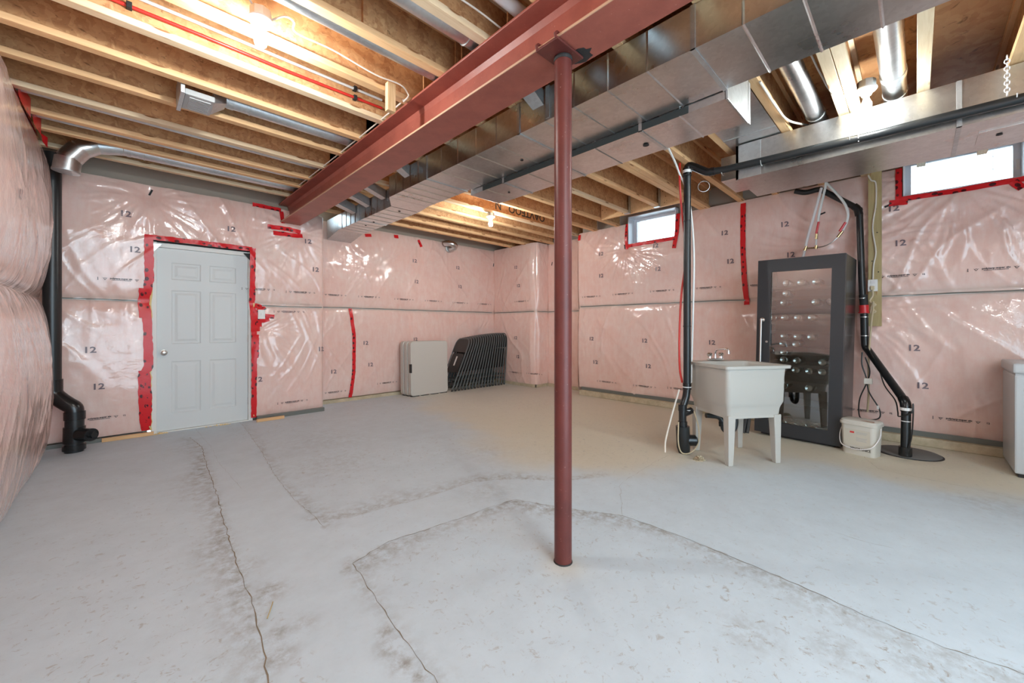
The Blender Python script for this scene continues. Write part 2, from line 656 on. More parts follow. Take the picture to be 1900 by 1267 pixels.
# ------------------------------------------------------------------ floor
CR = dict(
    C1=[(0.508, 5.496), (0.555, 4.968), (0.503, 4.183), (0.47, 3.409), (0.442, 3.006), (0.42, 2.644), (0.406, 2.322), (0.4, 2.058), (0.384, 1.852), (0.369, 1.682), (0.346, 1.528), (0.321, 1.367), (0.29, 1.0), (0.27, 0.4)],
    C2=[(1.034, 6.0), (1.034, 5.696), (0.957, 4.574), (0.876, 3.647), (0.846, 3.041), (0.86, 2.597), (0.855, 2.499)],
    C3=[(0.86, 2.597), (1.017, 2.491), (1.257, 2.464), (1.556, 2.407), (1.941, 2.4), (2.219, 2.204), (2.443, 1.923), (2.704, 1.776)],
    C4=[(0.83, 1.999), (1.053, 2.063), (1.413, 2.007), (1.694, 1.982), (1.936, 1.949), (2.053, 1.685), (2.168, 1.465), (2.259, 1.304), (2.277, 0.984), (2.264, 0.693), (2.237, 0.386), (2.199, 0.157), (2.193, -0.071), (2.223, -0.261), (2.222, -0.9)],
    C5=[(0.83, 1.999), (0.791, 1.65), (0.768, 1.417), (0.757, 1.205), (0.759, 1.124), (0.747, 0.95), (0.73, 0.4)],
    C6=[(2.259, 1.304), (2.682, 1.571), (2.888, 1.595), (3.307, 1.62), (3.622, 1.616)],
    C7=[(4.913, 0.351), (4.545, 0.223), (4.516, 0.0), (4.501, -0.281), (4.418, -0.518)],
    C8=[(2.963, 0.355), (2.958, 0.212), (2.975, 0.082)])


def polydist(px, py, poly):
    """distance to polyline and signed side"""
    best = np.full(px.shape, 1e9)
    side = np.zeros(px.shape)
    for (ax, ay), (bx, by) in zip(poly[:-1], poly[1:]):
        dx, dy = bx - ax, by - ay
        L2 = dx * dx + dy * dy
        t = np.clip(((px - ax) * dx + (py - ay) * dy) / L2, 0, 1)
        qx, qy = ax + t * dx, ay + t * dy
        d = np.hypot(px - qx, py - qy)
        s = np.sign(dx * (py - ay) - dy * (px - ax))
        m = d < best
        best = np.where(m, d, best)
        side = np.where(m, s, side)
    return best, side


def grid_mesh(name, Xs, Ys, Zs, m, keep=None):
    """Xs, Ys, Zs: (ny,nx) arrays"""
    ny, nx = Xs.shape
    co = np.stack([Xs, Ys, Zs], -1).reshape(-1, 3)
    idx = np.arange(ny * nx).reshape(ny, nx)
    q = np.stack([idx[:-1, :-1], idx[:-1, 1:], idx[1:, 1:], idx[1:, :-1]], -1)
    if keep is not None:
        q = q[keep]
    q = q.reshape(-1, 4)
    me = bpy.data.meshes.new(name)
    me.vertices.add(len(co))
    me.vertices.foreach_set('co', co.astype(np.float32).ravel())
    me.loops.add(q.size)
    me.loops.foreach_set('vertex_index', q.astype(np.int32).ravel())
    me.polygons.add(len(q))
    me.polygons.foreach_set('loop_start', np.arange(0, q.size, 4, dtype=np.int32))
    me.polygons.foreach_set('loop_total', np.full(len(q), 4, dtype=np.int32))
    me.update(calc_edges=True)
    me.validate()
    me.polygons.foreach_set('use_smooth', [True] * len(me.polygons))
    me.materials.append(m)
    o = bpy.data.objects.new(name, me)
    COL.objects.link(o)
    return o


def attr(o, name, vals):
    a = o.data.attributes.new(name, 'FLOAT', 'POINT')
    a.data.foreach_set('value', vals.astype(np.float32).ravel())


fx = np.arange(-0.75, 6.5, 0.022)
fy = np.arange(-2.4, 6.62, 0.022)
FX, FY = np.meshgrid(fx, fy)
dirt = np.zeros(FX.shape)
wob = vnoise(FX * 3, FY * 3, 3) * 0.8 + 0.35
band = vnoise(FX * 1.4 + 9, FY * 1.4, 4)
for k, sgn, sig, amp in (('C1', -1, 0.16, 0.85), ('C1', 1, 0.04, 0.5), ('C2', 1, 0.10, 0.55), ('C3', 1, 0.16, 0.65), ('C4', -1, 0.17, 0.85), ('C5', 1, 0.07, 0.55), ('C5', -1, 0.10, 0.55), ('C7', 1, 0.1, 0.4)):
    d, s = polydist(FX, FY, CR[k])
    s = s * 1.0
    e = np.where(s == sgn, np.exp(-(d / (sig * wob)) ** 2), 0) * amp
    dirt = np.maximum(dirt, e * (0.45 + 0.75 * band))
for (cx, cy, r, a) in ((0.47, 2.05, 0.07, 0.9), (0.40, 1.62, 0.06, 0.8), (0.74, 1.46, 0.035, 0.95), (0.715, 1.38, 0.05, 0.95), (0.71, 1.28, 0.045, 0.95), (0.72, 1.19, 0.04, 0.9), (0.735, 1.08, 0.03, 0.8), (0.52, 1.74, 0.05, 0.6), (0.43, 1.75, 0.05, 0.8), (0.44, 2.35, 0.07, 0.6), (1.5, 4.3, 0.5, 0.25), (1.3, 3.6, 0.35, 0.3), (2.6, 2.9, 0.4, 0.25), (1.9, 2.2, 0.2, 0.3), (3.0, 2.3, 0.35, 0.35), (4.2, -0.35, 0.25, 0.3), (1.75, 0.45, 0.1, 0.5), (1.9, 0.2, 0.1, 0.5), (2.0, 0.0, 0.08, 0.6)):
    d = np.hypot(FX - cx, (FY - cy))
    dirt = np.maximum(dirt, a * np.exp(-(d / r) ** 2))
speck = 0.25 + 0.5 * np.clip(vnoise(FX * 0.9, FY * 0.9, 8) * 1.6 - 0.5, 0, 1)
trench = (FX > 0.5) & (FX < 0.86)
d5, s5 = polydist(FX, FY, CR['C5'])
d4, s4 = polydist(FX, FY, CR['C4'])
speck = np.where((FX > 0.83) & (s4 < 0) & (FY < 2.1), speck + 0.35, speck)
speck = np.where(trench, 0.1, speck)
EDGE = [(3.4, 7.0), (3.3, 5.2), (2.75, 3.6), (2.55, 2.3), (2.75, 1.95), (3.4, 1.45), (3.75, 1.05), (4.25, 0.75), (4.45, -0.2), (4.42, -0.6), (4.4, -2.5)]
d, s = polydist(FX, FY, EDGE)
sd = d * np.where(s > 0, 1, -1) + 0.35 * (vnoise(FX * 1.6, FY * 1.6, 12) - 0.5) + 0.12 * (vnoise(FX * 6, FY * 6, 13) - 0.5)
far = 1 / (1 + np.exp(-sd / 0.10))
dust_warmlight = (0.75 - 0.25 * np.clip((FY - 3) / 2.5, 0, 1)) * far
dust_warmlight = np.maximum(dust_warmlight, 0.45 * np.exp(-(np.hypot(FX - 1.58, FY - 1.24) / 0.10) ** 2))  # rusty stain round the column foot
fz = 0.004 * (vnoise(FX * 1.5, FY * 1.5, 5) - 0.5)
floor = grid_mesh('floor', FX, FY, fz * 0, M_FLOOR)
floor['kind'] = 'structure'
attr(floor, 'dirt', np.clip(dirt, 0, 1))
attr(floor, 'dust_warmlight', dust_warmlight)
attr(floor, 'speck', speck)


def crack(poly, w, seed, z=0.0012):
    rs = random.Random(seed)
    pts = []
    for (a, b) in zip(poly[:-1], poly[1:]):
        L = math.hypot(b[0] - a[0], b[1] - a[1])
        n = max(1, int(L / 0.035))
        for i in range(n):
            t = i / n
            pts.append((a[0] + (b[0] - a[0]) * t + rs.uniform(-.006, .006), a[1] + (b[1] - a[1]) * t + rs.uniform(-.006, .006)))
    pts.append(poly[-1])
    vs, fs = [], []
    for i, p in enumerate(pts):
        q = pts[min(i + 1, len(pts) - 1)]
        o = pts[max(i - 1, 0)]
        dx, dy = q[0] - o[0], q[1] - o[1]
        L = math.hypot(dx, dy) or 1
        ww = w * rs.uniform(0.25, 1.0)
        ww *= 0.62
        vs += [(p[0] - dy / L * ww, p[1] + dx / L * ww, z), (p[0] + dy / L * ww, p[1] - dx / L * ww, z)]
        if i:
            fs.append((2 * i - 2, 2 * i - 1, 2 * i + 1, 2 * i))
    return MB().add(vs, fs).build('crack', M_CRACK, floor)


for i, (k, w) in enumerate((('C1', .0045), ('C2', .0022), ('C3', .0018), ('C4', .0035), ('C5', .0035), ('C6', .0012), ('C7', .0015), ('C8', .0015))):
    crack(CR[k], w, i)
crack([(0.60, 5.9), (0.62, 5.0), (0.60, 4.3), (0.62, 3.5)], .0008, 20)

# ------------------------------------------------------------------ walls: pink batts under clear plastic
SEAM = 1.50


class Wall:
    """a sheet-covered wall face: u runs along it, z up, displaced toward the room"""

    def __init__(self, name, P0, P1, nrm, z0, z1, seed, amp=0.10, wr=1.0, staples=(), holes=(), seam=SEAM, step=0.016, edge=(0.0, 0.0), topdip=0.03, bottom=0.0):
        self.P0, self.P1 = Vector(P0), Vector(P1)
        self.d = (self.P1 - self.P0)
        self.L = self.d.length
        self.d.normalize()
        self.n = Vector(nrm)
        self.z0, self.z1 = z0, z1
        us = np.arange(0, self.L + step, step)
        us[-1] = self.L
        zs = np.arange(z0, z1 + step, step)
        self.us, self.zs = us, zs
        U, Z = np.meshgrid(us, zs)
        self.step = step
        g = U + seed * 17.3

        def pillow(z, a, b, p):
            t = np.clip((z - a) / (b - a), 0, 1)
            return np.clip(4 * t * (1 - t), 0, 1) ** p
        sw = seam + 0.018 * (vnoise(g * 0.9, 0 * U, seed + 1) - 0.5)
        D = np.where(Z < sw, pillow(Z, z0 - 0.03, sw, 0.38), pillow(Z, sw, z1 + topdip, 0.38)) * amp
        # stud bays, soft
        D = D * (0.86 + 0.14 * vnoise(g * 1.6, Z * 0.8, seed + 2))
        # long diagonal pulls
        wx = vnoise(g * 1.2, Z * 1.2, seed + 3) * 1.6
        r1 = ridge(g * 2.6 + Z * 1.7 + wx, Z * 0.55 - g * 0.35 + 7, seed + 4) ** 7
        r2 = ridge(g * 2.8 - Z * 1.9 + wx, Z * 0.6 + g * 0.3 + 3, seed + 5) ** 7
        r3 = ridge(g * 9 + wx * 2.2, Z * 1.3 + wx, seed + 6) ** 5
        msk = np.clip(vnoise(g * 1.1, Z * 1.1, seed + 7) * 2 - 0.6, 0, 1)
        msk2 = np.clip(vnoise(g * 1.0 + 31, Z * 1.0, seed + 8) * 2 - 0.6, 0, 1)
        r4 = ridge(g * 5.5 + Z * 4.2 + wx * 2, Z * 0.8 - g * 0.6 + 5, seed + 14) ** 6
        r5 = ridge(g * 6.5 - Z * 3.6 + wx * 2, Z * 0.9 + g * 0.5 + 1, seed + 15) ** 6
        mk3 = np.clip(vnoise(g * 1.5 + 11, Z * 1.5 + 4, seed + 16) * 2.4 - 0.9, 0, 1)
        D = D + wr * (0.016 * r1 * msk + 0.016 * r2 * msk2 + 0.011 * r3 * msk * msk2 + 0.010 * r4 * mk3 + 0.010 * r5 * (1 - mk3) * msk)
        D = D + wr * 0.0022 * (vnoise(g * 14, Z * 11, seed + 9) - 0.5) + wr * 0.010 * (vnoise(g * 3.1, Z * 2.6, seed + 10) - 0.5)
        # gathers hanging under the seam
        below = np.clip((sw - Z) / 0.03, 0, 1) * np.exp(-np.clip(sw - Z, 0, 9) / 0.16)
        above = np.clip((Z - sw) / 0.03, 0, 1) * np.exp(-np.clip(Z - sw, 0, 9) / 0.12)
        gm = np.clip(vnoise(g * 1.7, 0 * U + 2, seed + 11) * 2.2 - 0.7, 0, 1)
        D = D + wr * 0.017 * (below + 0.5 * above) * gm * (ridge(g * 11, Z * 1.5, seed + 12) ** 3 - 0.3)
        # radial creases to staples
        for (su, sz, rad, k, a) in staples:
            dx, dz = U - su, Z - sz
            r = np.hypot(dx, dz)
            th = np.arctan2(dz, dx)
            env = np.exp(-((r - 0.55 * rad) / (0.42 * rad)) ** 2)
            D = D + a * env * (ridge(th * k / PI + 40 + 0.3 * np.sin(r * 9), r * 2.0, seed + 13) ** 2 - 0.35)
            D = D - 0.5 * amp * np.exp(-(r / 0.10) ** 2)
        if edge[0] > 0:
            D = D * np.clip(U / edge[0], 0, 1) ** 0.5
        if edge[1] > 0:
            D = D * np.clip((self.L - U) / edge[1], 0, 1) ** 0.5
        D = np.maximum(D, 0.0)
        self.D = D
        X = self.P0.x + self.d.x * U + self.n.x * D
        Y = self.P0.y + self.d.y * U + self.n.y * D
        keep = None
        if holes:
            Uc = (U[:-1, :-1] + U[1:, 1:]) / 2
            Zc = (Z[:-1, :-1] + Z[1:, 1:]) / 2
            keep = np.ones(Uc.shape, bool)
            for (a, b, c, e) in holes:
                keep &= ~((Uc > a) & (Uc < b) & (Zc > c) & (Zc < e))
        self.o = grid_mesh(name, X, Y, Z, M_POLY, keep)
        self.o['kind'] = 'structure'
        edge_g = 0.55 * np.exp(-((Z - sw) / 0.035) ** 2) + 0.45 * np.exp(-np.clip(z1 - Z, 0, 9) / 0.05) + 0.3 * np.exp(-np.clip(Z - z0, 0, 9) / 0.05)  # greyer along the seam, top and bottom of the sheet
        attr(self.o, 'edge_grey', np.clip(edge_g, 0, 0.9))
        ORG[self.o.name] = Vector((0, 0, 0))
        self.sw = sw

    def at(self, u, z, off=0.004):
        i = (z - self.z0) / self.step
        j = u / self.step
        ny, nx = self.D.shape
        i = min(max(i, 0), ny - 1.001)
        j = min(max(j, 0), nx - 1.001)
        i0, j0 = int(i), int(j)
        a, b = i - i0, j - j0
        D = self.D
        h = (D[i0, j0] * (1 - b) + D[i0, j0 + 1] * b) * (1 - a) + (D[i0 + 1, j0] * (1 - b) + D[i0 + 1, j0 + 1] * b) * a
        h = max(h, D[i0:i0 + 2, j0:j0 + 2].max() - 0.002)
        p = self.P0 + self.d * u + self.n * (h + off)
        return Vector((p.x, p.y, z))

    def strip(self, name, m, path, w, off=0.006, du=0.03, seed=0, ragged=0.0, uvw=1.0, parent=None, flat=False):
        """ribbon of width w lying on the sheet along path [(u,z)]"""
        rs = random.Random(seed)
        pts = []
        for a, b in zip(path[:-1], path[1:]):
            L = math.hypot(b[0] - a[0], b[1] - a[1])
            n = max(1, int(L / du))
            for i in range(n):
                t = i / n
                pts.append((a[0] + (b[0] - a[0]) * t, a[1] + (b[1] - a[1]) * t))
        pts.append(path[-1])
        vs, fs, uv = [], [], []
        s = rs.uniform(0, 50)
        NW = 4
        for i, p in enumerate(pts):
            q = pts[min(i + 1, len(pts) - 1)]
            o = pts[max(i - 1, 0)]
            dx, dz = q[0] - o[0], q[1] - o[1]
            L = math.hypot(dx, dz) or 1
            if i:
                s += math.hypot(p[0] - pts[i - 1][0], p[1] - pts[i - 1][1])
            wa = w / 2 * (1 + rs.uniform(-ragged, ragged))
            wb = w / 2 * (1 + rs.uniform(-ragged, ragged))
            for k in range(NW + 1):
                t = -wb + (wa + wb) * k / NW
                uu, zz = p[0] - dz / L * t, p[1] + dx / L * t
                if flat:
                    b_ = self.P0 + self.d * uu + self.n * off
                    vs.append((b_.x, b_.y, zz))
                else:
                    vs.append(self.at(uu, zz, off))
                uv.append((s / 0.075, k / NW * w / 0.055 * uvw))
            if i:
                for k in range(NW):
                    a = (i - 1) * (NW + 1) + k
                    fs.append((a, a + 1, a + NW + 2, a + NW + 1))
        mb = MB().add(vs, fs)
        me = bpy.data.meshes.new(name)
        me.from_pydata(mb.v, [], mb.f)
        ul = me.uv_layers.new(name='UVMap')
        for lp in me.loops:
            ul.data[lp.index].uv = uv[lp.vertex_index]
        me.materials.append(m)
        me.polygons.foreach_set('use_smooth', [True] * len(me.polygons))
        ob = bpy.data.objects.new(name, me)
        COL.objects.link(ob)
        ob.parent = parent or self.o
        return ob


# printed lettering -------------------------------------------------
TXT = {}


def text_mesh(s, bold=0.0):
    key = (s, bold)
    if key in TXT:
        return TXT[key]
    cu = bpy.data.curves.new('lettering', 'FONT')
    cu.body = s
    cu.size = 1.0
    cu.offset = bold
    cu.align_x = 'CENTER'
    cu.align_y = 'CENTER'
    cu.resolution_u = 2
    o = bpy.data.objects.new('lettering', cu)
    COL.objects.link(o)
    dg = bpy.context.evaluated_depsgraph_get()
    me = o.evaluated_get(dg).to_mesh()
    vs = [tuple(v.co) for v in me.vertices]
    fs = [tuple(p.vertices) for p in me.polygons]
    o.evaluated_get(dg).to_mesh_clear()
    bpy.data.objects.remove(o)
    bpy.data.curves.remove(cu)
    TXT[key] = (vs, fs)
    return TXT[key]


def stamp_parts():
    """polytarp-super six print, unit: text height about 1, centred"""
    vs, fs = [], []

    def put(v2, f2, ox, oy, sx, sy):
        k = len(vs)
        vs.extend((x * sx + ox, y * sy + oy) for x, y, *_ in v2)
        fs.extend(tuple(i + k for i in f) for f in f2)
    t = text_mesh('polytarp-super six', 0.045)
    put(*t, 0, 0.45, 1.32, 1.2)
    rs = random.Random(3)
    x = -4.2
    while x < 4.2:                                     # unreadable small second line
        w = rs.uniform(0.25, 0.7)
        put([(0, 0), (w, 0), (w, 0.32), (0, 0.32)], [(0, 1, 2, 3)], x, -0.65, 1, 1)
        x += w + 0.10
    for sx in (-1, 1):                                 # leaf-shaped emblem: ring with two leaf tips
        n = 16
        ring = [(math.cos(2 * PI * i / n) * r, math.sin(2 * PI * i / n) * r * 0.8) for r in (0.62, 0.42) for i in range(n)]
        fr = [(i, (i + 1) % n, n + (i + 1) % n, n + i) for i in range(n)]
        put(ring, fr, sx * 6.9, 0.2, 1, 1)
        put([(-1.15, 0.5), (-0.62, 0.15), (-0.55, 0.35)], [(0, 1, 2)], sx * 6.9, 0.2, 1, 1)
        put([(1.15, 0.5), (0.55, 0.35), (0.62, 0.15)], [(0, 1, 2)], sx * 6.9, 0.2, 1, 1)
        put([(-0.5, -0.4), (0.1, -0.85), (0.2, -0.45)], [(0, 1, 2)], sx * 6.9, 0.2, 1, 1)
    t2 = text_mesh('12', 0.03)
    put(*t2, 10.4, 0.1, 1.3, 1.3)
    put([(0, 0), (0.28, 0), (0.28, 1.7), (0, 1.7)], [(0, 1, 2, 3)], -10.0, -0.75, 1, 1)
    put([(0, 0), (0.5, 0), (0.5, 0.25), (0, 0.25)], [(0, 1, 2, 3)], -10.1, -0.75, 1, 1)
    return vs, fs


STAMP2D = stamp_parts()
BIG2D = text_mesh('12', 0.025)


def print_on(wall, verts2, faces, u, z, s, name, m, flip=False, sx=1.0, rot=0.0, off=0.0065):
    vs = []
    c, si = math.cos(rot), math.sin(rot)
    for x, y, *_ in verts2:
        x, y = x * s * sx, y * s
        x, y = x * c - y * si, x * si + y * c
        vs.append(wall.at(u + (-x if flip else x), z + y, off))
    me = bpy.data.meshes.new(name)
    me.from_pydata(vs, [], faces)
    me.materials.append(m)
    o = bpy.data.objects.new(name, me)
    COL.objects.link(o)
    o.parent = wall.o
    return o


BIG = {
    'door': [(0.01, 2.4), (0.08, 2.03), (-0.25, 0.96), (-0.19, 0.58), (0.94, 2.4), (1.82, 2.38), (1.92, 2.0), (2.0, 0.88), (1.23, 0.52)],
    'recess': [(3.73, 2.38), (4.7, 2.36), (4.75, 1.99), (3.77, 2.01), (2.83, 0.93), (2.91, 0.57), (2.32, 0.5), (3.75, 0.97)],
    'far': [(5.73, 2.41), (5.65, 2.03), (5.74, 0.97), (5.67, 0.59)],
    'right': [(2.74, 2.07), (3.74, 2.06), (3.74, 2.43), (2.78, 2.43), (1.81, 2.46), (1.74, 2.07), (3.93, 0.99), (2.95, 0.98), (1.97, 0.98), (3.85, 0.59), (2.89, 0.59), (1.13, 2.45), (1.07, 2.07), (0.17, 2.44), (0.12, 2.07), (0.02, 0.98), (-0.04, 0.6)],
}
STAMP = {
    'door': [(-0.02, 1.7), (-0.18, 0.25), (1.85, 1.67), (1.23, 1.68), (1.71, 1.4), (1.75, 0.18)],
    'recess': [(2.35, 1.69), (2.91, 1.69), (3.55, 1.68), (4.16, 1.68), (4.78, 1.67), (5.41, 1.67), (3.23, 0.24), (2.35, 0.18)],
    'far': [(6.1, 1.70), (5.59, 1.71), (5.77, 0.26), (5.26, 0.27)],
    'right': [(3.96, 1.72), (3.35, 1.73), (2.69, 1.74), (2.05, 1.74), (1.42, 1.73), (3.65, 0.27), (2.97, 0.27), (2.42, 0.29), (0.13, 1.73), (-0.52, 1.74), (0.37, 0.28), (-0.29, 0.29)],
}

# door wall: u from the left corner (x = -0.62) along +X, plane y = 5.98, faces -Y
XD0 = -0.62
wd = Wall('wall_back', (XD0, 5.99, 0), (2.05, 5.99, 0), (0, -1, 0), 0.05, 2.77, 11, amp=0.085, wr=1.25,
          staples=((0.62 + 0.20, 2.66, 0.5, 26, 0.012), (0.62 + 1.72, 2.47, 0.5, 24, 0.014), (0.62 + 1.3, 1.2, 0.5, 20, 0.010)),
          holes=((XD0 * -1 + 0.19, -XD0 + 1.165, -1, 2.165),), seam=1.49, edge=(0, 0.05))
for (x, z) in BIG['door']:
    print_on(wd, *BIG2D, x - XD0, z, 0.085, 'printed_number', M_INKG, sx=1.15)
for i, (x, z) in enumerate(STAMP['door']):
    print_on(wd, *STAMP2D, x - XD0 - (0.12 if x > 1.6 else 0), z, 0.0175, 'printed_stamp', M_INK if i != 4 else M_INKG, rot=0.01)
# end of the thickened part
wde = Wall('wall_back', (2.035, 5.985, 0), (2.035, 6.46, 0), (1, 0, 0), 0.05, 2.76, 19, amp=0.004, wr=0.15)

# recessed wall behind, plane y = 6.46
wr_ = Wall('wall_back', (2.05, 6.48, 0), (5.80, 6.48, 0), (0, -1, 0), 0.06, 2.84, 23, amp=0.075, wr=0.9,
           staples=((1.05, 2.2, 0.6, 22, 0.008), (3.25, 1.05, 0.5, 22, 0.010)), seam=1.50, edge=(0, 0.06))
K = 6.41 / 6.33
for (x, z) in BIG['recess']:
    print_on(wr_, *BIG2D, x * K - 2.05, 1.2 + (z - 1.2) * K, 0.085, 'printed_number', M_INKG, sx=1.15)
for (x, z) in STAMP['recess']:
    print_on(wr_, *STAMP2D, x * K - 2.05 - 0.02, 1.2 + (z - 1.2) * K, 0.0175, 'printed_stamp', M_INK)

# right wall, far alcove part: plane x = 5.80, u runs along -Y
wf = Wall('wall_right', (5.80, 6.48, 0), (5.80, 5.24, 0), (-1, 0, 0), 0.06, 2.86, 31, amp=0.075, wr=0.8, edge=(0.06, 0.10), seam=1.5)
for (y, z) in BIG['far']:
    print_on(wf, *BIG2D, 6.48 - y, z, 0.085, 'printed_number', M_INKG, sx=1.15)
for (y, z) in STAMP['far'][1:]:
    print_on(wf, *STAMP2D, 6.48 - y, z, 0.0175, 'printed_stamp', M_INK)
wj = Wall('wall_right', (5.80, 5.24, 0), (6.16, 5.24, 0), (0, -1, 0), 0.06, 2.86, 37, amp=0.05, wr=0.8, edge=(0.05, 0.05))
wk = Wall('wall_right', (6.16, 5.24, 0), (6.16, 4.25, 0), (-1, 0, 0), 0.06, 2.86, 41, amp=0.06, wr=0.8, edge=(0.05, 0.05))
wl = Wall('wall_right', (6.16, 4.25, 0), (5.86, 4.25, 0), (0, 1, 0), 0.06, 2.86, 43, amp=0.03, wr=0.6)
# main right wall: plane x = 5.86
YR0 = 4.25
wm = Wall('wall_right', (5.86, YR0, 0), (5.86, -2.4, 0), (-1, 0, 0), 0.125, 2.86, 53, amp=0.085, wr=1.0,
          staples=((YR0 - 3.30, 2.46, 0.62, 40, 0.013), (YR0 - 0.50, 1.42, 0.75, 22, 0.010), (YR0 - 0.62, 2.1, 0.8, 30, 0.012), (YR0 + 0.3, 2.62, 0.9, 34, 0.012)),
          holes=((YR0 - 3.255, YR0 - 2.47, 2.515, 4), (YR0 - 0.10, YR0 + 0.70, 2.545, 4)), seam=1.545, edge=(0.04, 0))
for (y, z) in BIG['right']:
    print_on(wm, *BIG2D, YR0 - y, z, 0.085, 'printed_number', M_INKG, sx=1.15)
for (y, z) in STAMP['right']:
    print_on(wm, *STAMP2D, YR0 - y, z, 0.0175, 'printed_stamp', M_INK, rot=0.0)
# left wall: heavily bulging batts, plane x = -0.60, u runs along -Y from the corner to behind the camera... built from the corner out
wl2 = Wall('wall_left', (-0.60, 6.0, 0), (-0.60, -2.4, 0), (1, 0, 0), 0.0, 2.86, 61, amp=0.15, wr=0.55, seam=1.48, edge=(0.55, 0), topdip=0.0)

# dark seam strips where the upper and lower batts meet
for w_, u0, u1, zz in ((wd, 0.05, 0.75, 1.485), (wd, 1.90, 2.65, 1.475), (wr_, 0.02, 3.66, 1.505), (wf, 0.05, 1.2, 1.50), (wj, 0.02, 0.34, 1.5), (wk, 0.03, 0.95, 1.5), (wm, 0.06, 2.68, 1.555), (wm, 3.95, 5.6, 1.528)):
    n = max(3, int((u1 - u0) / 0.25))
    rs = random.Random(int(u0 * 100) + 5)
    w_.strip('seam_strip', M_GREYSEAM, [(u0 + (u1 - u0) * i / n, zz + rs.uniform(-.006, .006)) for i in range(n + 1)], 0.013, off=0.010, seed=3)
    w_.strip('seam_cord', M_PEXW, [(u0 + (u1 - u0) * i / n, zz - 0.010 + rs.uniform(-.004, .004)) for i in range(n + 1)], 0.004, off=0.014, seed=4)

# red tape ---------------------------------------------------------
TAPE_D = [
    ([(0.195, 2.201), (0.199, 1.709), (0.168, 1.471), (0.186, 1.235), (0.195, 0.762), (0.168, 0.705), (0.186, 0.408), (0.177, 0.055)], 0.075),
    ([(0.16, 2.185), (0.584, 2.19), (1.163, 2.182)], 0.055),
    ([(1.170, 2.197), (1.170, 1.515), (1.185, 1.241), (1.185, 0.556), (1.190, 0.035)], 0.060),
    ([(0.160, 1.62), (0.155, 1.45), (0.165, 1.30)], 0.09), ([(0.150, 0.72), (0.150, 0.50), (0.160, 0.22), (0.175, 0.06)], 0.08),
    ([(1.20, 1.474), (1.30, 1.44)], 0.06), ([(1.20, 1.42), (1.215, 1.14)], 0.085), ([(1.20, 1.38), (1.32, 1.45)], 0.05),
    ([(1.23, 1.353), (1.417, 1.328)], 0.055), ([(1.24, 1.27), (1.36, 1.30)], 0.06), ([(1.25, 1.48), (1.255, 1.20)], 0.05),
    ([(1.205, 1.1), (1.20, 0.80)], 0.07),
    ([(1.175, 2.765), (1.355, 2.76), (1.499, 2.755)], 0.05),
    ([(1.500, 2.74), (1.52, 2.58)], 0.05),
    ([(1.336, 2.505), (1.60, 2.515), (1.743, 2.502)], 0.055),
    ([(1.398, 2.435), (1.60, 2.44), (1.764, 2.453)], 0.055)]
for i, (p, w) in enumerate(TAPE_D):
    wd.strip('red_tape', M_TAPE, [(x - XD0, min(z, 2.765)) for x, z in p], w, off=0.006 + 0.0012 * (i % 4), seed=i, ragged=0.12)
for i, (p, w) in enumerate([([(2.593, 1.502), (2.645, 1.035), (2.636, 0.472), (2.593, 0.065)], 0.055), ([(2.832, 2.70), (2.942, 2.72)], 0.05), ([(3.35, 2.77), (3.432, 2.773)], 0.06), ([(3.829, 2.778), (3.885, 2.658)], 0.055)]):
    wr_.strip('red_tape', M_TAPE, [(x * K - 2.05, 1.2 + (z - 1.2) * K) for x, z in p], w, off=0.007, seed=40 + i, ragged=0.08)
for i, (p, w) in enumerate([([(1.589, 2.82), (1.583, 2.226), (1.57, 1.803), (1.552, 1.487)], 0.062), ([(3.275, 2.86), (3.275, 2.45)], 0.05),
                            ([(3.29, 2.495), (2.45, 2.50)], 0.05), ([(2.445, 2.86), (2.455, 2.581), (2.49, 2.353)], 0.06),
                            ([(0.128, 2.86), (0.128, 2.51)], 0.05), ([(0.20, 2.502), (0.06, 2.490)], 0.06), ([(0.12, 2.525), (-0.221, 2.525), (-0.74, 2.530)], 0.05),
                            ([(-0.616, 2.524), (-0.67, 2.442)], 0.06), ([(4.19, 2.83), (4.19, 2.73)], 0.05), ([(-0.715, 2.86), (-0.715, 2.5)], 0.05)]):
    wm.strip('red_tape', M_TAPE, [(YR0 - y, z) for y, z in p], w, off=0.008 + 0.001 * (i % 3), seed=60 + i, ragged=0.05)
for i, (p, w) in enumerate([([(1.0, 2.85), (1.35, 2.835)], 0.10), ([(0.8, 2.82), (1.0, 2.845)], 0.09), ([(1.55, 2.84), (1.75, 2.84)], 0.08), ([(2.95, 2.05), (2.93, 1.8), (2.95, 1.60)], 0.05), ([(0.20, 0.62), (0.22, 0.35), (0.20, 0.08)], 0.06)]):
    wl2.strip('red_tape', M_TAPE, p, w, off=0.008, seed=80 + i, ragged=0.1)
for (y0, y1, x0, z0, z1) in ((4.40, 4.70, -0.535, 2.80, 2.93), (4.84, 5.02, -0.515, 2.79, 2.90), (5.16, 5.24, -0.50, 2.76, 2.83)):
    q = MB().add([(x0 + 0.01, y0, z0), (x0 + 0.03, y1, z0 - 0.02), (x0 + 0.03, y1, z1), (x0, y0, z1)], [(0, 1, 2, 3)]).build('red_tape', M_TAPE, wl2.o)
    uvl = q.data.uv_layers.new(name='UVMap')
    for k_, c_ in enumerate(((0, 0), (3, 0), (3, 2), (0, 2))):
        uvl.data[k_].uv = c_
for (u, z, r_) in ((2.2, 2.0, 0.2), (1.4, 1.75, 0.1), (1.1, 1.70, 0.1), (2.0, 0.75, 0.1), (2.6, 0.2, 0.3)):
    print_on(wl2, *(STAMP2D if z < 1.8 else BIG2D), u, z, 0.0175 if z < 1.8 else 0.08, 'printed_stamp', M_INKG, rot=1.4 if z < 1.8 else 0)

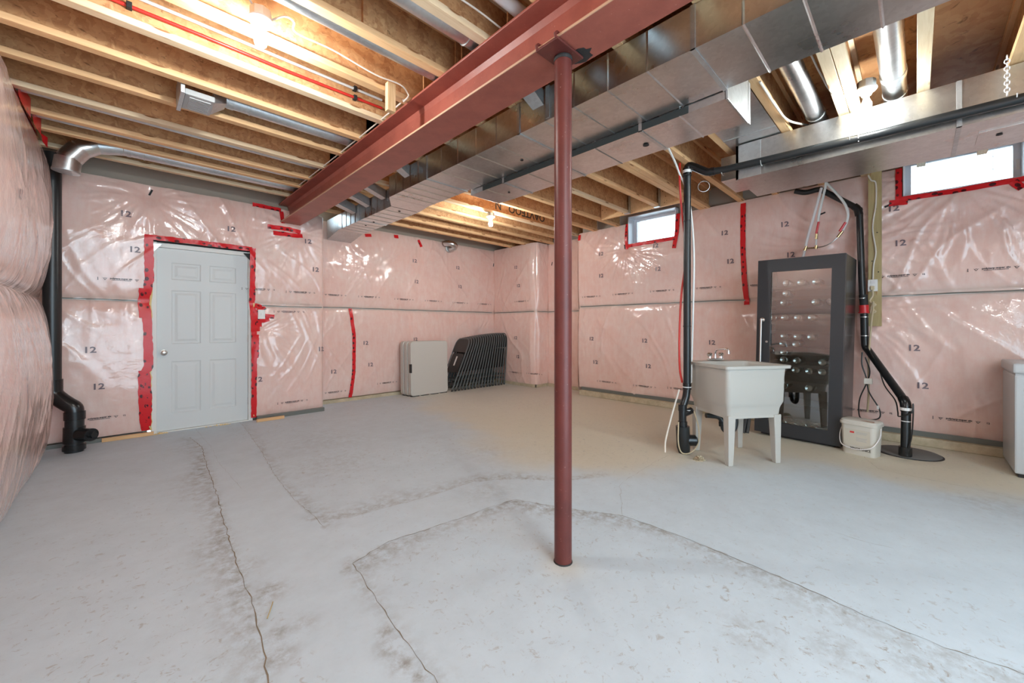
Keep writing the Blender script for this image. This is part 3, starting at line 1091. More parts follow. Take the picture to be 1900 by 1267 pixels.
# dark staple tabs holding the sheet
for w_, u, z, a in ((wd, 0.62 + 0.20, 2.66, 1.2), (wd, 0.62 + 1.72, 2.47, 2.2), (wr_, 3.66, 2.50, 1.5), (wm, YR0 - 3.31, 2.46, 1.6), (wm, YR0 - 0.235, 2.47, 0.4), (wm, YR0 - 0.80, 2.50, 0.25), (wk, 0.15, 2.42, 1.4)):
    w_.strip('staple_tab', M_DARK, [(u, z), (u + 0.07 * math.cos(a), z + 0.07 * math.sin(a))], 0.018, off=0.006)

# concrete behind the sheets, footing ledge and rims (one board each, above the sheets)
b = MB().box(-0.75, 0.185, 6.03, 6.15, 0, 3.15).box(1.175, 2.0, 6.03, 6.15, 0, 3.15).box(0.185, 1.175, 6.03, 6.15, 2.16, 3.15).build('wall_back', M_CONCG, kind='structure')
b = MB().box(2.0, 6.3, 6.50, 6.6, 0, 3.15).build('wall_back', M_CONCG, kind='structure')
XW = 5.90
m_ = MB()
m_.box(XW, 6.2, -2.4, -0.70, 0, 3.15).box(XW, 6.2, -0.70, 0.10, 0, 2.545).box(XW, 6.2, 0.10, 2.47, 0, 3.15).box(XW, 6.2, 2.47, 3.255, 0, 2.515).box(XW, 6.2, 3.255, 4.2, 0, 3.15)
m_.box(6.2, 6.3, 4.2, 6.5, 0, 3.15).box(XW, 6.2, -0.70, 0.10, 2.965, 3.15).box(XW, 6.2, 2.47, 3.255, 2.965, 3.15)
m_.build('wall_right', M_CONCG, kind='structure')
MB().box(-0.75, -0.63, -2.4, 6.15, 0, 3.15).build('wall_left', M_CONCG, kind='structure')
MB().box(2.6, 6.2, -2.52, -2.4, 0, 3.15).build('wall_light_blocker', M_CONCG, kind='structure')  # unseen wall added to hold back daylight on the right
bb = MB().box(5.73, 5.90, -2.4, 4.16, 0.0, 0.085).build('baseboard_right', M_CONC, kind='structure', bevel=0.008)
bb2 = MB().box(5.80, 5.90, -2.4, 4.16, 0.085, 0.135).build('trim_1', M_GREYSEAM, kind='structure')
MB().box(5.775, 5.80, 5.26, 6.46, 0.0, 0.06).box(6.10, 6.16, 4.26, 5.22, 0, 0.06).box(5.80, 6.1, 5.21, 5.235, 0, 0.06).build('baseboard_right', M_CONC, kind='structure')
MB().box(2.05, 5.78, 6.40, 6.47, 0.0, 0.05).build('baseboard_back', M_CONC, kind='structure')
MB().box(1.22, 2.04, 5.90, 5.98, 0.0, 0.05).box(-0.55, 0.15, 5.93, 5.98, 0, 0.04).build('baseboard_back', M_GREYSEAM, kind='structure')

# ------------------------------------------------------------------ ceiling: strand-board subfloor
JZ = 2.85
JH = 0.302
cl = MB().box(-0.75, 6.3, -2.4, 6.6, JZ + JH, JZ + JH + 0.018).build('ceiling', M_SUB, kind='structure')


# ------------------------------------------------------------------ floor joists (wood I-joists)
def joist(label, yc, x0, x1, m=M_LUM, doubled=False, group=None, blocks=()):
    root = thing('floor_joist', label, 'joist', (x0, yc, JZ), group=group)
    ys = (yc,) if not doubled else (yc - 0.034, yc + 0.034)
    for y in ys:
        MB().box(x0, x1, y - 0.032, y + 0.032, JZ, JZ + 0.038).build('bottom_flange', m, root, bevel=0.002, seg=1)
        MB().box(x0, x1, y - 0.005, y + 0.005, JZ + 0.038, JZ + JH - 0.038).build('web', M_OSB, root)
        MB().box(x0, x1, y - 0.032, y + 0.032, JZ + JH - 0.038, JZ + JH).build('top_flange', m, root)
    for bx, w in blocks:
        MB().box(bx, bx + w, ys[0] - 0.030, ys[0] - 0.006, JZ + 0.039, JZ + JH - 0.06).build('stiffener_block', M_OSB, root)
    return root


ORD = ['first', 'second', 'third', 'fourth', 'fifth', 'sixth', 'seventh', 'eighth', 'ninth', 'tenth', 'eleventh', 'twelfth', 'thirteenth', 'fourteenth', 'fifteenth', 'sixteenth', 'seventeenth', 'eighteenth', 'nineteenth', 'twentieth']
LEFT = [5.58, 5.12, 4.77, 4.33, 3.87, 3.45, 3.03, 2.63, 2.18, 1.76, 1.34]
for i, y in enumerate(LEFT):
    what = {7: 'bright floor joist by the left bulb', 6: 'floor joist with red tubing'}.get(i, 'orange wooden floor joist')
    joist(f'{what}, {ORD[i]} from the door wall, left of the beam', y, -0.60, 1.69, M_LUM if i % 3 else M_LUMP, group='joists left of the steel beam', blocks=((0.95, 0.14),) if i in (8, 9) else ())
RIGHT = [(5.92, 0), (5.52, 0), (5.10, 0), (4.72, 0), (4.33, 0), (3.89, 0), (3.45, 0), (2.95, 0), (2.50, 0), (2.08, 1), (1.62, 0), (1.23, 0), (0.77, 0), (0.36, 1), (-0.035, 0), (-0.44, 0)]
for i, (y, dbl) in enumerate(RIGHT):
    what = {4: 'floor joist with black hand lettering', 9: 'doubled wooden floor joist', 13: 'doubled pale floor joist', 14: 'pale single floor joist'}.get(i, 'wooden floor joist')
    x1 = 5.88 if y < 4.2 else 6.14
    joist(f'{what}, {ORD[i]} from the back wall, right of the steel beam', y, 1.55, (5.265 if 2.3 < y < 3.3 else x1), M_LUMP if i in (13, 14, 4, 7) else M_LUM, doubled=bool(dbl), group='joists right of the steel beam')

# short header and hangers over the left window
hd = thing('window_header', 'wooden header board before the small left window holding the joist ends', 'header', (5.30, 2.9, JZ))
MB().box(5.27, 5.31, 2.13, 3.41, JZ, JZ + 0.29).build('board', M_LUM, hd)
for y in (2.50, 2.95):
    MB().box(5.215, 5.268, y - 0.040, y - 0.034, JZ - 0.002, JZ + 0.25).box(5.215, 5.268, y + 0.034, y + 0.040, JZ - 0.002, JZ + 0.25).box(5.215, 5.268, y - 0.04, y + 0.04, JZ - 0.005, JZ - 0.001).build('joist_hanger', M_GALVD, hd)

# black hand lettering on the joist beside the back bulb
tv, tf = text_mesh('OAVTEOO', 0.02)
jt = [o for o in bpy.data.objects if o.name.startswith('floor_joist') and 'hand lettering' in o.get('label', '')][0]
MB().add([(4.58 - x * 0.165 * 1.05, 4.33 - 0.0075, 2.995 - y * 0.165) for x, y, *_ in tv], tf).build('hand_lettering', M_MARK, jt)
MB().add([(3.95 - x * 0.165, 4.33 - 0.0075, 2.995 - y * 0.165) for x, y, *_ in text_mesh('N', 0.02)[0]], text_mesh('N', 0.02)[1]).build('hand_lettering', M_MARK, jt)

# ------------------------------------------------------------------ steel beam and column
BX0, BX1, BZ = 1.485, 1.735, 2.59
bm_ = thing('steel_beam', 'red painted steel I-beam under the joists with bare worn lower flange', 'beam', (1.61, 2.0, BZ))
MB().box(BX0, BX1, -2.4, 6.0, BZ, BZ + 0.016).build('bottom_flange', M_RED, bm_, bevel=0.003)
MB().box(BX0, BX1, -2.4, 6.0, JZ - 0.016, JZ - 0.001).build('top_flange', M_RED, bm_, bevel=0.003)
MB().prism([(1.60, BZ + 0.016), (1.602, BZ + 0.05), (1.602, JZ - 0.05), (1.590, JZ - 0.016), (1.632, JZ - 0.016), (1.620, JZ - 0.05), (1.620, BZ + 0.05), (1.632, BZ + 0.016), (1.59, BZ + 0.016)], 'Y', -2.4, 6.0).build('web', M_RED, bm_)
M_WORN = mat('worn_bare_edge', (0.55, 0.36, 0.24), 0.5)
MB().box(BX0 - 0.0015, BX0 + 0.003, -2.4, 6.0, BZ - 0.0012, BZ + 0.010).build('worn_edge', M_WORN, bm_)
CXP, CYP = 1.605, 1.265
cn = thing('steel_column', 'tall red steel pipe column standing on the concrete floor', 'column', (CXP, CYP, 0))
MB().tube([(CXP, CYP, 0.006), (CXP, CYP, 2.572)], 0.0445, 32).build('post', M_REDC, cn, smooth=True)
MB().box(BX0 - 0.012, BX1 - 0.05, CYP - 0.07, CYP + 0.07, 2.575, 2.587).build('top_plate', M_REDC, cn, bevel=0.003)
for s in (-1, 1):
    MB().tube([(BX0 - 0.010, CYP + s * 0.06, 2.579), (BX0 - 0.016, CYP + s * 0.06, 2.60), (BX0 - 0.004, CYP + s * 0.06, 2.612), (BX0 + 0.03, CYP + s * 0.06, 2.613)], 0.007, 8).build('clip', M_REDC, cn, smooth=True)
MB().lathe([(0.046, 0.0), (0.0475, 0.012), (0.046, 0.02)], 28, Matrix.Translation((CXP, CYP, 2.552))).build('weld_bead', M_DARK, cn)
_rs = random.Random(9)
MB().prism([(1.675 + (0.055 + _rs.uniform(-.015, .015)) * math.cos(2 * PI * i / 18), 1.21 + (0.07 + _rs.uniform(-.02, .02)) * math.sin(2 * PI * i / 18)) for i in range(18)], 'Z', 2.5868, 2.5895).build('weld_burn', M_DARK, cn)
MB().lathe([(0.0485, 0.0), (0.0475, 0.004), (0.0455, 0.006)], 28, Matrix.Translation((CXP, CYP, 0.0))).build('base_ring', M_DARK, cn)


# ------------------------------------------------------------------ sheet-metal ducts
def duct_run(root, x0, x1, y0, y1, z0, z1, seams, name='duct_section', beads=0, m=M_GALV):
    """box sections between seam positions, each with raised beads; a cleat at each seam"""
    ys = [y0] + list(seams) + [y1]
    for a, b in zip(ys[:-1], ys[1:]):
        nb = max(1, beads)
        pr = [a + 0.004]
        for i in range(1, nb):
            c = a + (b - a) * i / nb
            pr += [c - 0.007, c, c + 0.007]
        pr.append(b - 0.004)
        vs, fs = [], []
        for j, y in enumerate(pr):
            e = 0.0055 if (j % 3 == 2 and nb > 1 and 0 < j < len(pr) - 1) else 0.0
            vs += [(x0 - e, y, z0 - e), (x1 + e, y, z0 - e), (x1 + e, y, z1), (x0 - e, y, z1)]
        for j in range(len(pr) - 1):
            for k in range(4):
                p = j * 4 + k
                q = j * 4 + (k + 1) % 4
                fs.append((p, q, q + 4, p + 4))
        fs += [(0, 1, 2, 3), tuple((len(pr) - 1) * 4 + k for k in (3, 2, 1, 0))]
        MB().add(vs, fs).build(name, m, root)
    for s in seams:
        MB().box(x0 - 0.006, x1 + 0.006, s - 0.012, s + 0.012, z0 - 0.006, z0 - 0.0005).box(x0 - 0.006, x0 - 0.0005, s - 0.012, s + 0.012, z0 - 0.006, z1).build('drive_cleat', M_GALVD, root)


DX0, DX1, DZ0, DZ1 = 2.08, 2.57, 2.62, 2.845
md = thing('main_trunk_duct', 'long shiny galvanised trunk duct running beside the steel beam', 'duct', (2.3, 2.0, DZ0))
duct_run(md, DX0, DX1, -2.2, 4.05, DZ0, DZ1, (-1.2, -0.35, 0.80, 2.05, 3.30), beads=5)
# reducer, then the narrower far run
MB().add([(DX0, 4.05, DZ0), (DX1, 4.05, DZ0), (DX1, 4.05, DZ1), (DX0, 4.05, DZ1), (2.25, 4.33, DZ0), (2.62, 4.33, DZ0), (2.62, 4.33, DZ1), (2.25, 4.33, DZ1)],
         [(0, 1, 5, 4), (1, 2, 6, 5), (2, 3, 7, 6), (3, 0, 4, 7)]).build('reducer', M_GALV, md)
duct_run(md, 2.25, 2.62, 4.34, 5.95, DZ0, DZ1, (5.2,), beads=5)
MB().add([(2.25, 5.95, DZ0), (2.62, 5.95, DZ0), (2.62, 5.95, DZ1), (2.25, 5.95, DZ1), (2.25, 6.40, DZ0 - 0.07), (2.62, 6.40, DZ0 - 0.07), (2.62, 6.40, DZ1), (2.25, 6.40, DZ1)],
         [(0, 1, 5, 4), (1, 2, 6, 5), (2, 3, 7, 6), (3, 0, 4, 7), (4, 5, 6, 7)]).build('end_boot', M_GALVD, md)
for y in (2.35, 4.45, 5.4, 5.15):
    MB().lathe([(0.013, 0), (0.013, 0.004), (0.008, 0.006)], 14, Matrix.Translation((2.42, y, DZ0 - 0.006))).build('test_hole_plug', M_DARK, md)
for y in (1.75, 0.03):
    MB().box(DX0 - 0.010, DX0 - 0.003, y, y + 0.035, DZ0 + 0.01, DZ1 + 0.006).build('hanger_strap', M_GALVD, md)
# second, deeper duct fixed along the trunk
sd = thing('return_duct', 'wide flat galvanised return duct hung right against the trunk duct', 'duct', (2.78, 2.0, 2.57))
duct_run(sd, 2.58, 2.98, 0.80, 3.25, 2.568, 2.845, (1.35, 2.1, 2.75), beads=2)
MB().box(2.572, 2.99, 0.786, 0.799, 2.560, 2.850).build('end_flange', M_GALVD, sd, bevel=0.002)
MB().box(2.98, 3.03, 0.786, 0.80, 2.568, 2.845).build('end_tab', M_GALVD, sd)
MB().lathe([(0.022, 0), (0.022, 0.003), (0.016, 0.005)], 18, Matrix.Translation((2.80, 1.42, 2.560))).build('hole_plug', M_DARK, sd)
MB().lathe([(0.012, 0), (0.012, 0.003), (0.006, 0.005)], 14, Matrix.Translation((2.80, 2.9, 2.562))).build('hole_plug', M_DARK, sd)
MB().box(2.5745, 2.5795, 1.02, 3.05, 2.566, 2.613).build('side_face_shade', mat('painted_duct_shade', (0.045, 0.058, 0.058), 0.4), sd)  # dark strip paints the shade on the duct's left side face
# joist-bay pan
pn = thing('joist_bay_pan', 'sheet-metal pan closing the joist bay between the two ducts', 'pan', (3.5, 1.0, 2.846))
MB().box(2.99, 4.22, 0.805, 1.20, 2.8445, 2.8485).build('sheet', M_GALV, pn)
MB().box(3.80, 3.812, 0.805, 1.20, 2.838, 2.8445).build('fold', M_GALVD, pn)
# right duct under the joists, along the right wall
RX0, RX1, RZ0, RZ1 = 3.97, 4.62, 2.53, 2.835
rd = thing('side_trunk_duct', 'galvanised duct along the right wall hiding the top of the big window', 'duct', (4.3, 0.2, RZ0))
duct_run(rd, RX0, RX1, -2.2, 1.14, RZ0, RZ1, (-1.2, 0.12 - 0.32,), beads=1)
MB().box(RX0 - 0.004, RX0 - 0.0005, 0.95, 1.145, RZ0, RZ1).box(RX0 - 0.004, RX0 + 0.02, 1.125, 1.145, RZ0 - 0.003, RZ1).build('end_cleat', M_GALVD, rd)
MB().box(4.06, 4.50, 1.15, 1.30, 2.58, 2.80).build('end_takeoff', M_GALV, rd)
MB().box(4.18, 4.45, -0.56, -0.30, RZ0 - 0.006, RZ0 - 0.001).build('access_panel', M_GALV, rd)
MB().lathe([(0.016, 0), (0.016, 0.003), (0.01, 0.005)], 14, Matrix.Translation((4.30, -0.40, RZ0 - 0.012))).build('hole_plug', M_DARK, rd)


def round_duct(label, pts, r, m=M_GALVR, name='round_duct', crimps=(), boot=None, group='round branch ducts between the joists'):
    root = thing(name, label, 'duct', pts[0], group=group)
    MB().tube(pts, r, 20).build('pipe', m, root, smooth=True)
    for (p0, p1) in crimps:
        MB().tube([p0, p1], r + 0.004, 20).build('crimp_band', M_GALVD, root, smooth=True)
    if boot:
        x0, x1, y, w, z0, z1 = boot
        MB().add([(x0, y - r, z0), (x0, y + r, z0), (x0, y + r, z0 + 2 * r), (x0, y - r, z0 + 2 * r), (x1, y - w, z1), (x1, y + w, z1), (x1, y + w, z1 + 0.10), (x1, y - w, z1 + 0.10)],
                 [(0, 1, 5, 4), (1, 2, 6, 5), (2, 3, 7, 6), (3, 0, 4, 7), (0, 3, 2, 1), (4, 5, 6, 7)]).build('takeoff_boot', M_GALVD, root)
    return root


BOOT = lambda y, r=0.06, x1=2.08: (1.84, x1, y, 0.05, 2.925 - r, 2.74)
# left bays
round_duct('grey wall-stack duct above the fifth gap from the door wall', [(-0.55, 4.47, 2.925), (1.80, 4.50, 2.925)], 0.045, boot=BOOT(4.5, 0.05, 2.24))
round_duct('grey round duct in the second gap from the door wall', [(-0.55, 4.93, 2.925), (1.80, 4.93, 2.925)], 0.045, boot=BOOT(4.93, 0.05, 2.24))
el = [(-0.36, 5.38, 2.60), (-0.35, 5.38, 2.68), (-0.31, 5.385, 2.78), (-0.24, 5.39, 2.86), (-0.14, 5.39, 2.91), (0.0, 5.39, 2.93)]
round_duct('blotchy grey round duct nearest the door wall, joined to a shiny elbow', [(0.0, 5.39, 2.93), (1.80, 5.36, 2.93)], 0.066,
           crimps=(((0.02, 5.39, 2.93), (0.05, 5.39, 2.93)), ((0.14, 5.39, 2.93), (0.15, 5.39, 2.93))), boot=BOOT(5.36, 0.066, 2.24))
eb = thing('duct_elbow', 'shiny metal elbow turning down at the head of the black stack', 'elbow', el[0])
MB().tube([(-0.375, 5.38, 2.60), (-0.36, 5.38, 2.72)], 0.088, 24).build('gore', M_GALV, eb, smooth=True)
MB().tube([(-0.36, 5.38, 2.715), (-0.29, 5.385, 2.83)], 0.086, 24).build('gore', M_GALV, eb, smooth=True)
MB().tube([(-0.295, 5.385, 2.825), (-0.18, 5.39, 2.905)], [0.084, 0.078], 24).build('gore', M_GALV, eb, smooth=True)
MB().tube([(-0.185, 5.39, 2.90), (-0.01, 5.39, 2.93)], [0.078, 0.067], 24).build('gore', M_GALVR, eb, smooth=True)
MB().tube([(-0.375, 5.38, 2.598), (-0.374, 5.38, 2.612)], 0.091, 24).build('collar', M_GALVD, eb, smooth=True)
round_duct('grey oval duct clipped beside the bright joist near the left bulb', [(0.30, 2.27, 2.91), (1.42, 2.27, 2.91), (1.55, 2.27, 2.91)], 0.050, boot=None)
round_duct('shiny blotched round duct at the top left of the steel beam', [(0.6, 1.86, 2.93), (1.46, 1.86, 2.93), (1.80, 1.86, 2.93)], 0.062, crimps=(((1.44, 1.86, 2.93), (1.45, 1.86, 2.93)),), boot=BOOT(1.86))
round_duct('round duct leading from the louvred box to the steel beam', [(0.55, 3.67, 2.925), (1.80, 3.66, 2.925)], 0.058, crimps=(((0.56, 3.67, 2.925), (0.60, 3.67, 2.925)), ((0.70, 3.67, 2.925), (0.71, 3.67, 2.925))), boot=BOOT(3.66))
# right bays
round_duct('round duct seen left of the right ceiling bulb, beside the doubled joist', [(2.45, 0.58, 2.92), (4.05, 0.57, 2.92), (4.20, 0.57, 2.918), (4.30, 0.57, 2.912)], 0.062, M_GALV, crimps=(((3.98, 0.57, 2.92), (4.0, 0.57, 2.92)),))
round_duct('round duct seen right of the right ceiling bulb, wrapped with foil tape', [(2.45, 0.115, 2.93), (4.12, 0.11, 2.93), (4.25, 0.11, 2.925), (4.34, 0.11, 2.918)], 0.066, M_GALV, crimps=(((3.72, 0.11, 2.93), (3.78, 0.11, 2.93)), ((4.05, 0.11, 2.93), (4.06, 0.11, 2.93))))
# white plastic drain and flex at the top
tag(MB().tube([(0.75, 1.53, 2.95), (1.9, 1.53, 2.93)], 0.036, 16).build('plastic_pipe', M_PVC, smooth=True), 'white plastic pipe passing over the beam at the top edge', 'pipe')
fx_pts = [(1.1 + 0.9 * i / 60, 1.12 + 0.02 * math.sin(i / 9), 2.93) for i in range(61)]
tag(MB().tube(fx_pts, [0.062 if i % 2 else 0.054 for i in range(61)], 16).build('flexible_duct', M_GALV, smooth=True), 'crinkled foil flexible duct over the beam at the top edge', 'duct')

# louvred box in the left ceiling
M_VENT = mat('vent_plastic', (0.40, 0.41, 0.41), 0.45)
vb = thing('louvred_vent_box', 'white louvred vent box hung between the left joists with a round duct', 'vent', (0.37, 3.68, 2.83))
MB().prism([(0.30, 2.855), (0.47, 2.855), (0.47, 2.815), (0.30, 2.815)], 'Y', 3.54, 3.80).build('frame', M_VENT, vb, bevel=0.006)
for i in range(9):
    MB().box(0.33, 0.45, 3.575 + i * 0.022, 3.587 + i * 0.022, 2.8085, 2.8155).build('louvre', M_VENT, vb)
MB().box(0.275, 0.30, 3.50, 3.83, 2.80, 2.97).build('back_flange', M_GALVD, vb, bevel=0.003)
MB().add([(0.47, 3.56, 2.82), (0.47, 3.78, 2.82), (0.47, 3.78, 2.93), (0.47, 3.56, 2.93), (0.55, 3.615, 2.87), (0.55, 3.725, 2.87), (0.55, 3.725, 2.98), (0.55, 3.615, 2.98)],
         [(0, 1, 5, 4), (1, 2, 6, 5), (2, 3, 7, 6), (3, 0, 4, 7), (0, 3, 2, 1), (4, 5, 6, 7)]).build('hood', M_GALVD, vb)

# small foil elbow high on the recessed wall
ve = thing('foil_elbow', 'small shiny foil elbow poking from the top of the back wall', 'elbow', (4.62, 6.25, 2.74))
e_p = smooth_path([(4.43, 6.37, 2.81), (4.45, 6.28, 2.80), (4.51, 6.23, 2.785), (4.57, 6.24, 2.76), (4.585, 6.30, 2.73), (4.56, 6.38, 2.71)], 6)
MB().tube(e_p, [0.052 + (0.005 if i % 2 else 0) for i in range(len(e_p))], 16).build('hose', M_GALV, ve, smooth=True)
MB().lathe([(0.08, 0), (0.08, 0.008), (0.065, 0.012)], 20, Matrix.Translation((4.54, 6.395, 2.73)) @ Matrix.Rotation(PI / 2, 4, 'X')).build('wall_plate', M_GALVD, ve)

# ------------------------------------------------------------------ tubing and cables on the joists
tb = thing('red_tubing', 'red water tubing clipped along the joist web by the left bulb', 'tubing', (0.0, 2.98, 2.95))
MB().tube([(-0.55, 3.005, 2.945), (0.30, 3.005, 2.950), (0.8, 3.005, 2.945), (1.48, 3.005, 2.955)], 0.010, 10).build('tube', M_PEXR, tb, smooth=True)
for x in (0.02, 1.262):
    MB().box(x - 0.012, x + 0.012, 2.988, 3.026, 2.935, 2.967).build('clip', M_DARK, tb, bevel=0.002)
tw = thing('white_tubing', 'white water tubing clipped above the red one by the left bulb', 'tubing', (0.0, 2.98, 3.02))
MB().tube([(-0.55, 3.005, 3.01), (0.30, 3.005, 3.016), (0.8, 3.005, 3.015), (1.48, 3.005, 3.020)], 0.010, 10).build('tube', M_PEXW, tw, smooth=True)
MB().box(1.25, 1.274, 2.988, 3.026, 3.005, 3.035).build('clip', M_DARK, tw, bevel=0.002)
tag(MB().box(1.30, 1.36, 2.55, 2.59, 2.70, 2.895).build('nailer_block', M_LUMZ, bevel=0.002), 'short upright wood block nailed at the joist beside the beam', 'block')
tag(MB().tube(smooth_path([(0.585, 2.50, 2.90), (0.65, 2.50, 2.955), (0.70, 2.51, 2.955), (0.725, 2.555, 2.93), (0.94, 2.575, 2.944), (1.223, 2.58, 2.918), (1.403, 2.57, 2.922), (1.459, 2.56, 2.875), (1.45, 2.55, 2.84), (1.42, 2.555, 2.80)], 6), 0.0055, 8).build('electric_cable', M_WIREW, smooth=True), 'white electric cable looping from the left bulb box to the beam', 'cable')
tag(MB().tube(smooth_path([(0.40, 2.25, 3.10), (0.435, 2.40, 3.0), (0.460, 2.46, 2.95), (0.49, 2.48, 2.92)], 6), 0.0055, 8).build('electric_cable', M_WIREW, smooth=True), 'white electric cable dropping into the left bulb box from above', 'cable')
tag(MB().tube(smooth_path([(0.95, 1.66, 2.90), (1.2, 1.64, 2.885), (1.38, 1.65, 2.90), (1.60, 1.66, 2.90)], 6), 0.005, 8).build('electric_cable', M_WIREW, smooth=True), 'thin white cable crossing above the top end of the beam', 'cable')
tag(MB().tube(smooth_path([(1.47, 5.1, 2.87), (1.47, 4.9, 2.862), (1.475, 3.6, 2.86), (1.47, 2.75, 2.86), (1.45, 2.6, 2.85)], 5), 0.0055, 8).build('electric_cable', M_WIREW, smooth=True), 'white cable lying along the top edge of the steel beam', 'cable')
tag(MB().tube(smooth_path([(3.05, 0.735, 2.845), (3.5, 0.728, 2.835), (3.80, 0.715, 2.85), (4.1, 0.65, 2.90), (4.25, 0.60, 2.93)], 6), 0.008, 8).build('electric_cable', M_WIREW, smooth=True), 'pale cable stapled under the joist left of the right bulb', 'cable')
tag(MB().tube(smooth_path([(3.05, 0.47, 2.93), (3.35, 0.45, 2.90), (3.6, 0.40, 2.842), (3.75, 0.26, 2.86), (3.77, 0.22, 2.90)], 6), 0.006, 8).build('electric_cable', M_WIREW, smooth=True), 'white cable looping to the right ceiling bulb', 'cable')


# ------------------------------------------------------------------ lamps
def lamp(label, x, y, z, group='bare ceiling bulbs', boxz=0.05, mb=None):
    """octagon box, white lampholder, bare bulb hanging down; z = box bottom"""
    root = thing('bare_bulb_fixture', label, 'light fixture', (x, y, z), group=group)
    MB().lathe([(0.050, 0.0), (0.052, 0.004), (0.052, boxz), (0.03, boxz + 0.002)], 8, Matrix.Translation((x, y, z))).build('junction_box', M_GALVD, root)
    MB().lathe([(0.058, 0.0), (0.060, -0.010), (0.052, -0.022), (0.036, -0.032), (0.026, -0.050), (0.0, -0.050)][::-1], 24, Matrix.Translation((x, y, z))).build('lampholder', M_WHITE, root, smooth=True)
    prof = [(0.001, -0.150), (0.016, -0.147), (0.027, -0.136), (0.031, -0.120), (0.029, -0.104), (0.020, -0.085), (0.015, -0.068), (0.014, -0.052)]
    MB().lathe(prof, 20, Matrix.Translation((x, y, z))).build('bulb', mb or M_BULB, root, smooth=True)
    return root


lamp('glowing bare bulb on the left joists near the top edge', 0.53, 2.49, 2.865)
lamp('glowing bare bulb between joists above the right-hand duct', 3.72, 0.245, 2.87, mb=M_BULB2)
lamp('small glowing bare bulb far back, left of the red column', 3.73, 4.24, 2.775, boxz=0.04)
lamp('added unseen fill bulb on the ceiling behind the viewer', 3.2, -2.0, 2.84, mb=M_BULB2)  # added out of view for more warm light
lamp('added unseen fill bulb on the ceiling behind the viewer, nearer the left wall', 0.6, -1.5, 2.84, mb=M_FILLBULB)  # added out of view, stronger to brighten the left floor

# ------------------------------------------------------------------ windows
def window(idx, y0, y1, z0, z1, grid=False):
    """frame opening y0<y1 in the right wall, glass towards outside"""
    fr = MB()
    xo, xi = 6.02, 5.80
    fr.box(xi, xo + 0.06, y0, y0 + 0.012, z0, z1).box(xi, xo + 0.06, y1 - 0.012, y1, z0, z1).box(xi, xo + 0.06, y0, y1, z0, z0 + 0.012).box(xi, xo + 0.06, y0, y1, z1 - 0.012, z1)
    w = fr.build(f'window_{idx}', M_VINYL, kind='structure')
    t = 0.045
    a = MB()
    a.box(xo - 0.04, xo, y0 + 0.012, y0 + 0.012 + t, z0 + 0.012, z1 - 0.012).box(xo - 0.04, xo, y1 - 0.012 - t, y1 - 0.012, z0 + 0.012, z1 - 0.012)
    a.box(xo - 0.04, xo, y0 + 0.012 + t, y1 - 0.012 - t, z0 + 0.012, z0 + 0.012 + t).box(xo - 0.04, xo, y0 + 0.012 + t, y1 - 0.012 - t, z1 - 0.012 - t, z1 - 0.012)
    a.build('sash', M_VINYL, w, bevel=0.003)
    MB().box(xo - 0.022, xo - 0.016, y0 + 0.012 + t, y1 - 0.012 - t, z0 + 0.012 + t, z1 - 0.012 - t).build('pane', M_WGLASS, w)
    if grid:
        g = MB()
        L = y1 - y0
        for f in (0.22, 0.80):
            g.box(xo - 0.013, xo - 0.009, y0 + L * f - 0.002, y0 + L * f + 0.002, z0 + 0.06, z1 - 0.06)
        H = z1 - z0
        for f in (0.42, 0.72):
            g.box(xo - 0.013, xo - 0.009, y0 + 0.06, y1 - 0.06, z0 + H * f - 0.0015, z0 + H * f + 0.0015)
        g.build('muntin', M_GREYLBL, w)
    MB().box(xo - 0.052, xo - 0.040, y0 + 0.018, y0 + 0.040, z0 + 0.12, z0 + 0.22).build('latch', M_WHITE, w, bevel=0.003)
    return w


window(1, 2.475, 3.25, 2.52, 2.965)
window(2, -0.695, 0.095, 2.55, 2.965, True)

# ------------------------------------------------------------------ door
dr = MB()
DXA, DXB, DYF = 0.262, 1.135, 6.0
dr.box(DXA - 0.045, DXA, 5.955, 6.09, 0.0, 2.15).box(DXB, DXB + 0.045, 5.955, 6.09, 0.0, 2.15).box(DXA - 0.045, DXB + 0.045, 5.975, 6.09, 2.10, 2.15)
door = dr.build('door_1', M_FRAME, kind='structure', bevel=0.002)


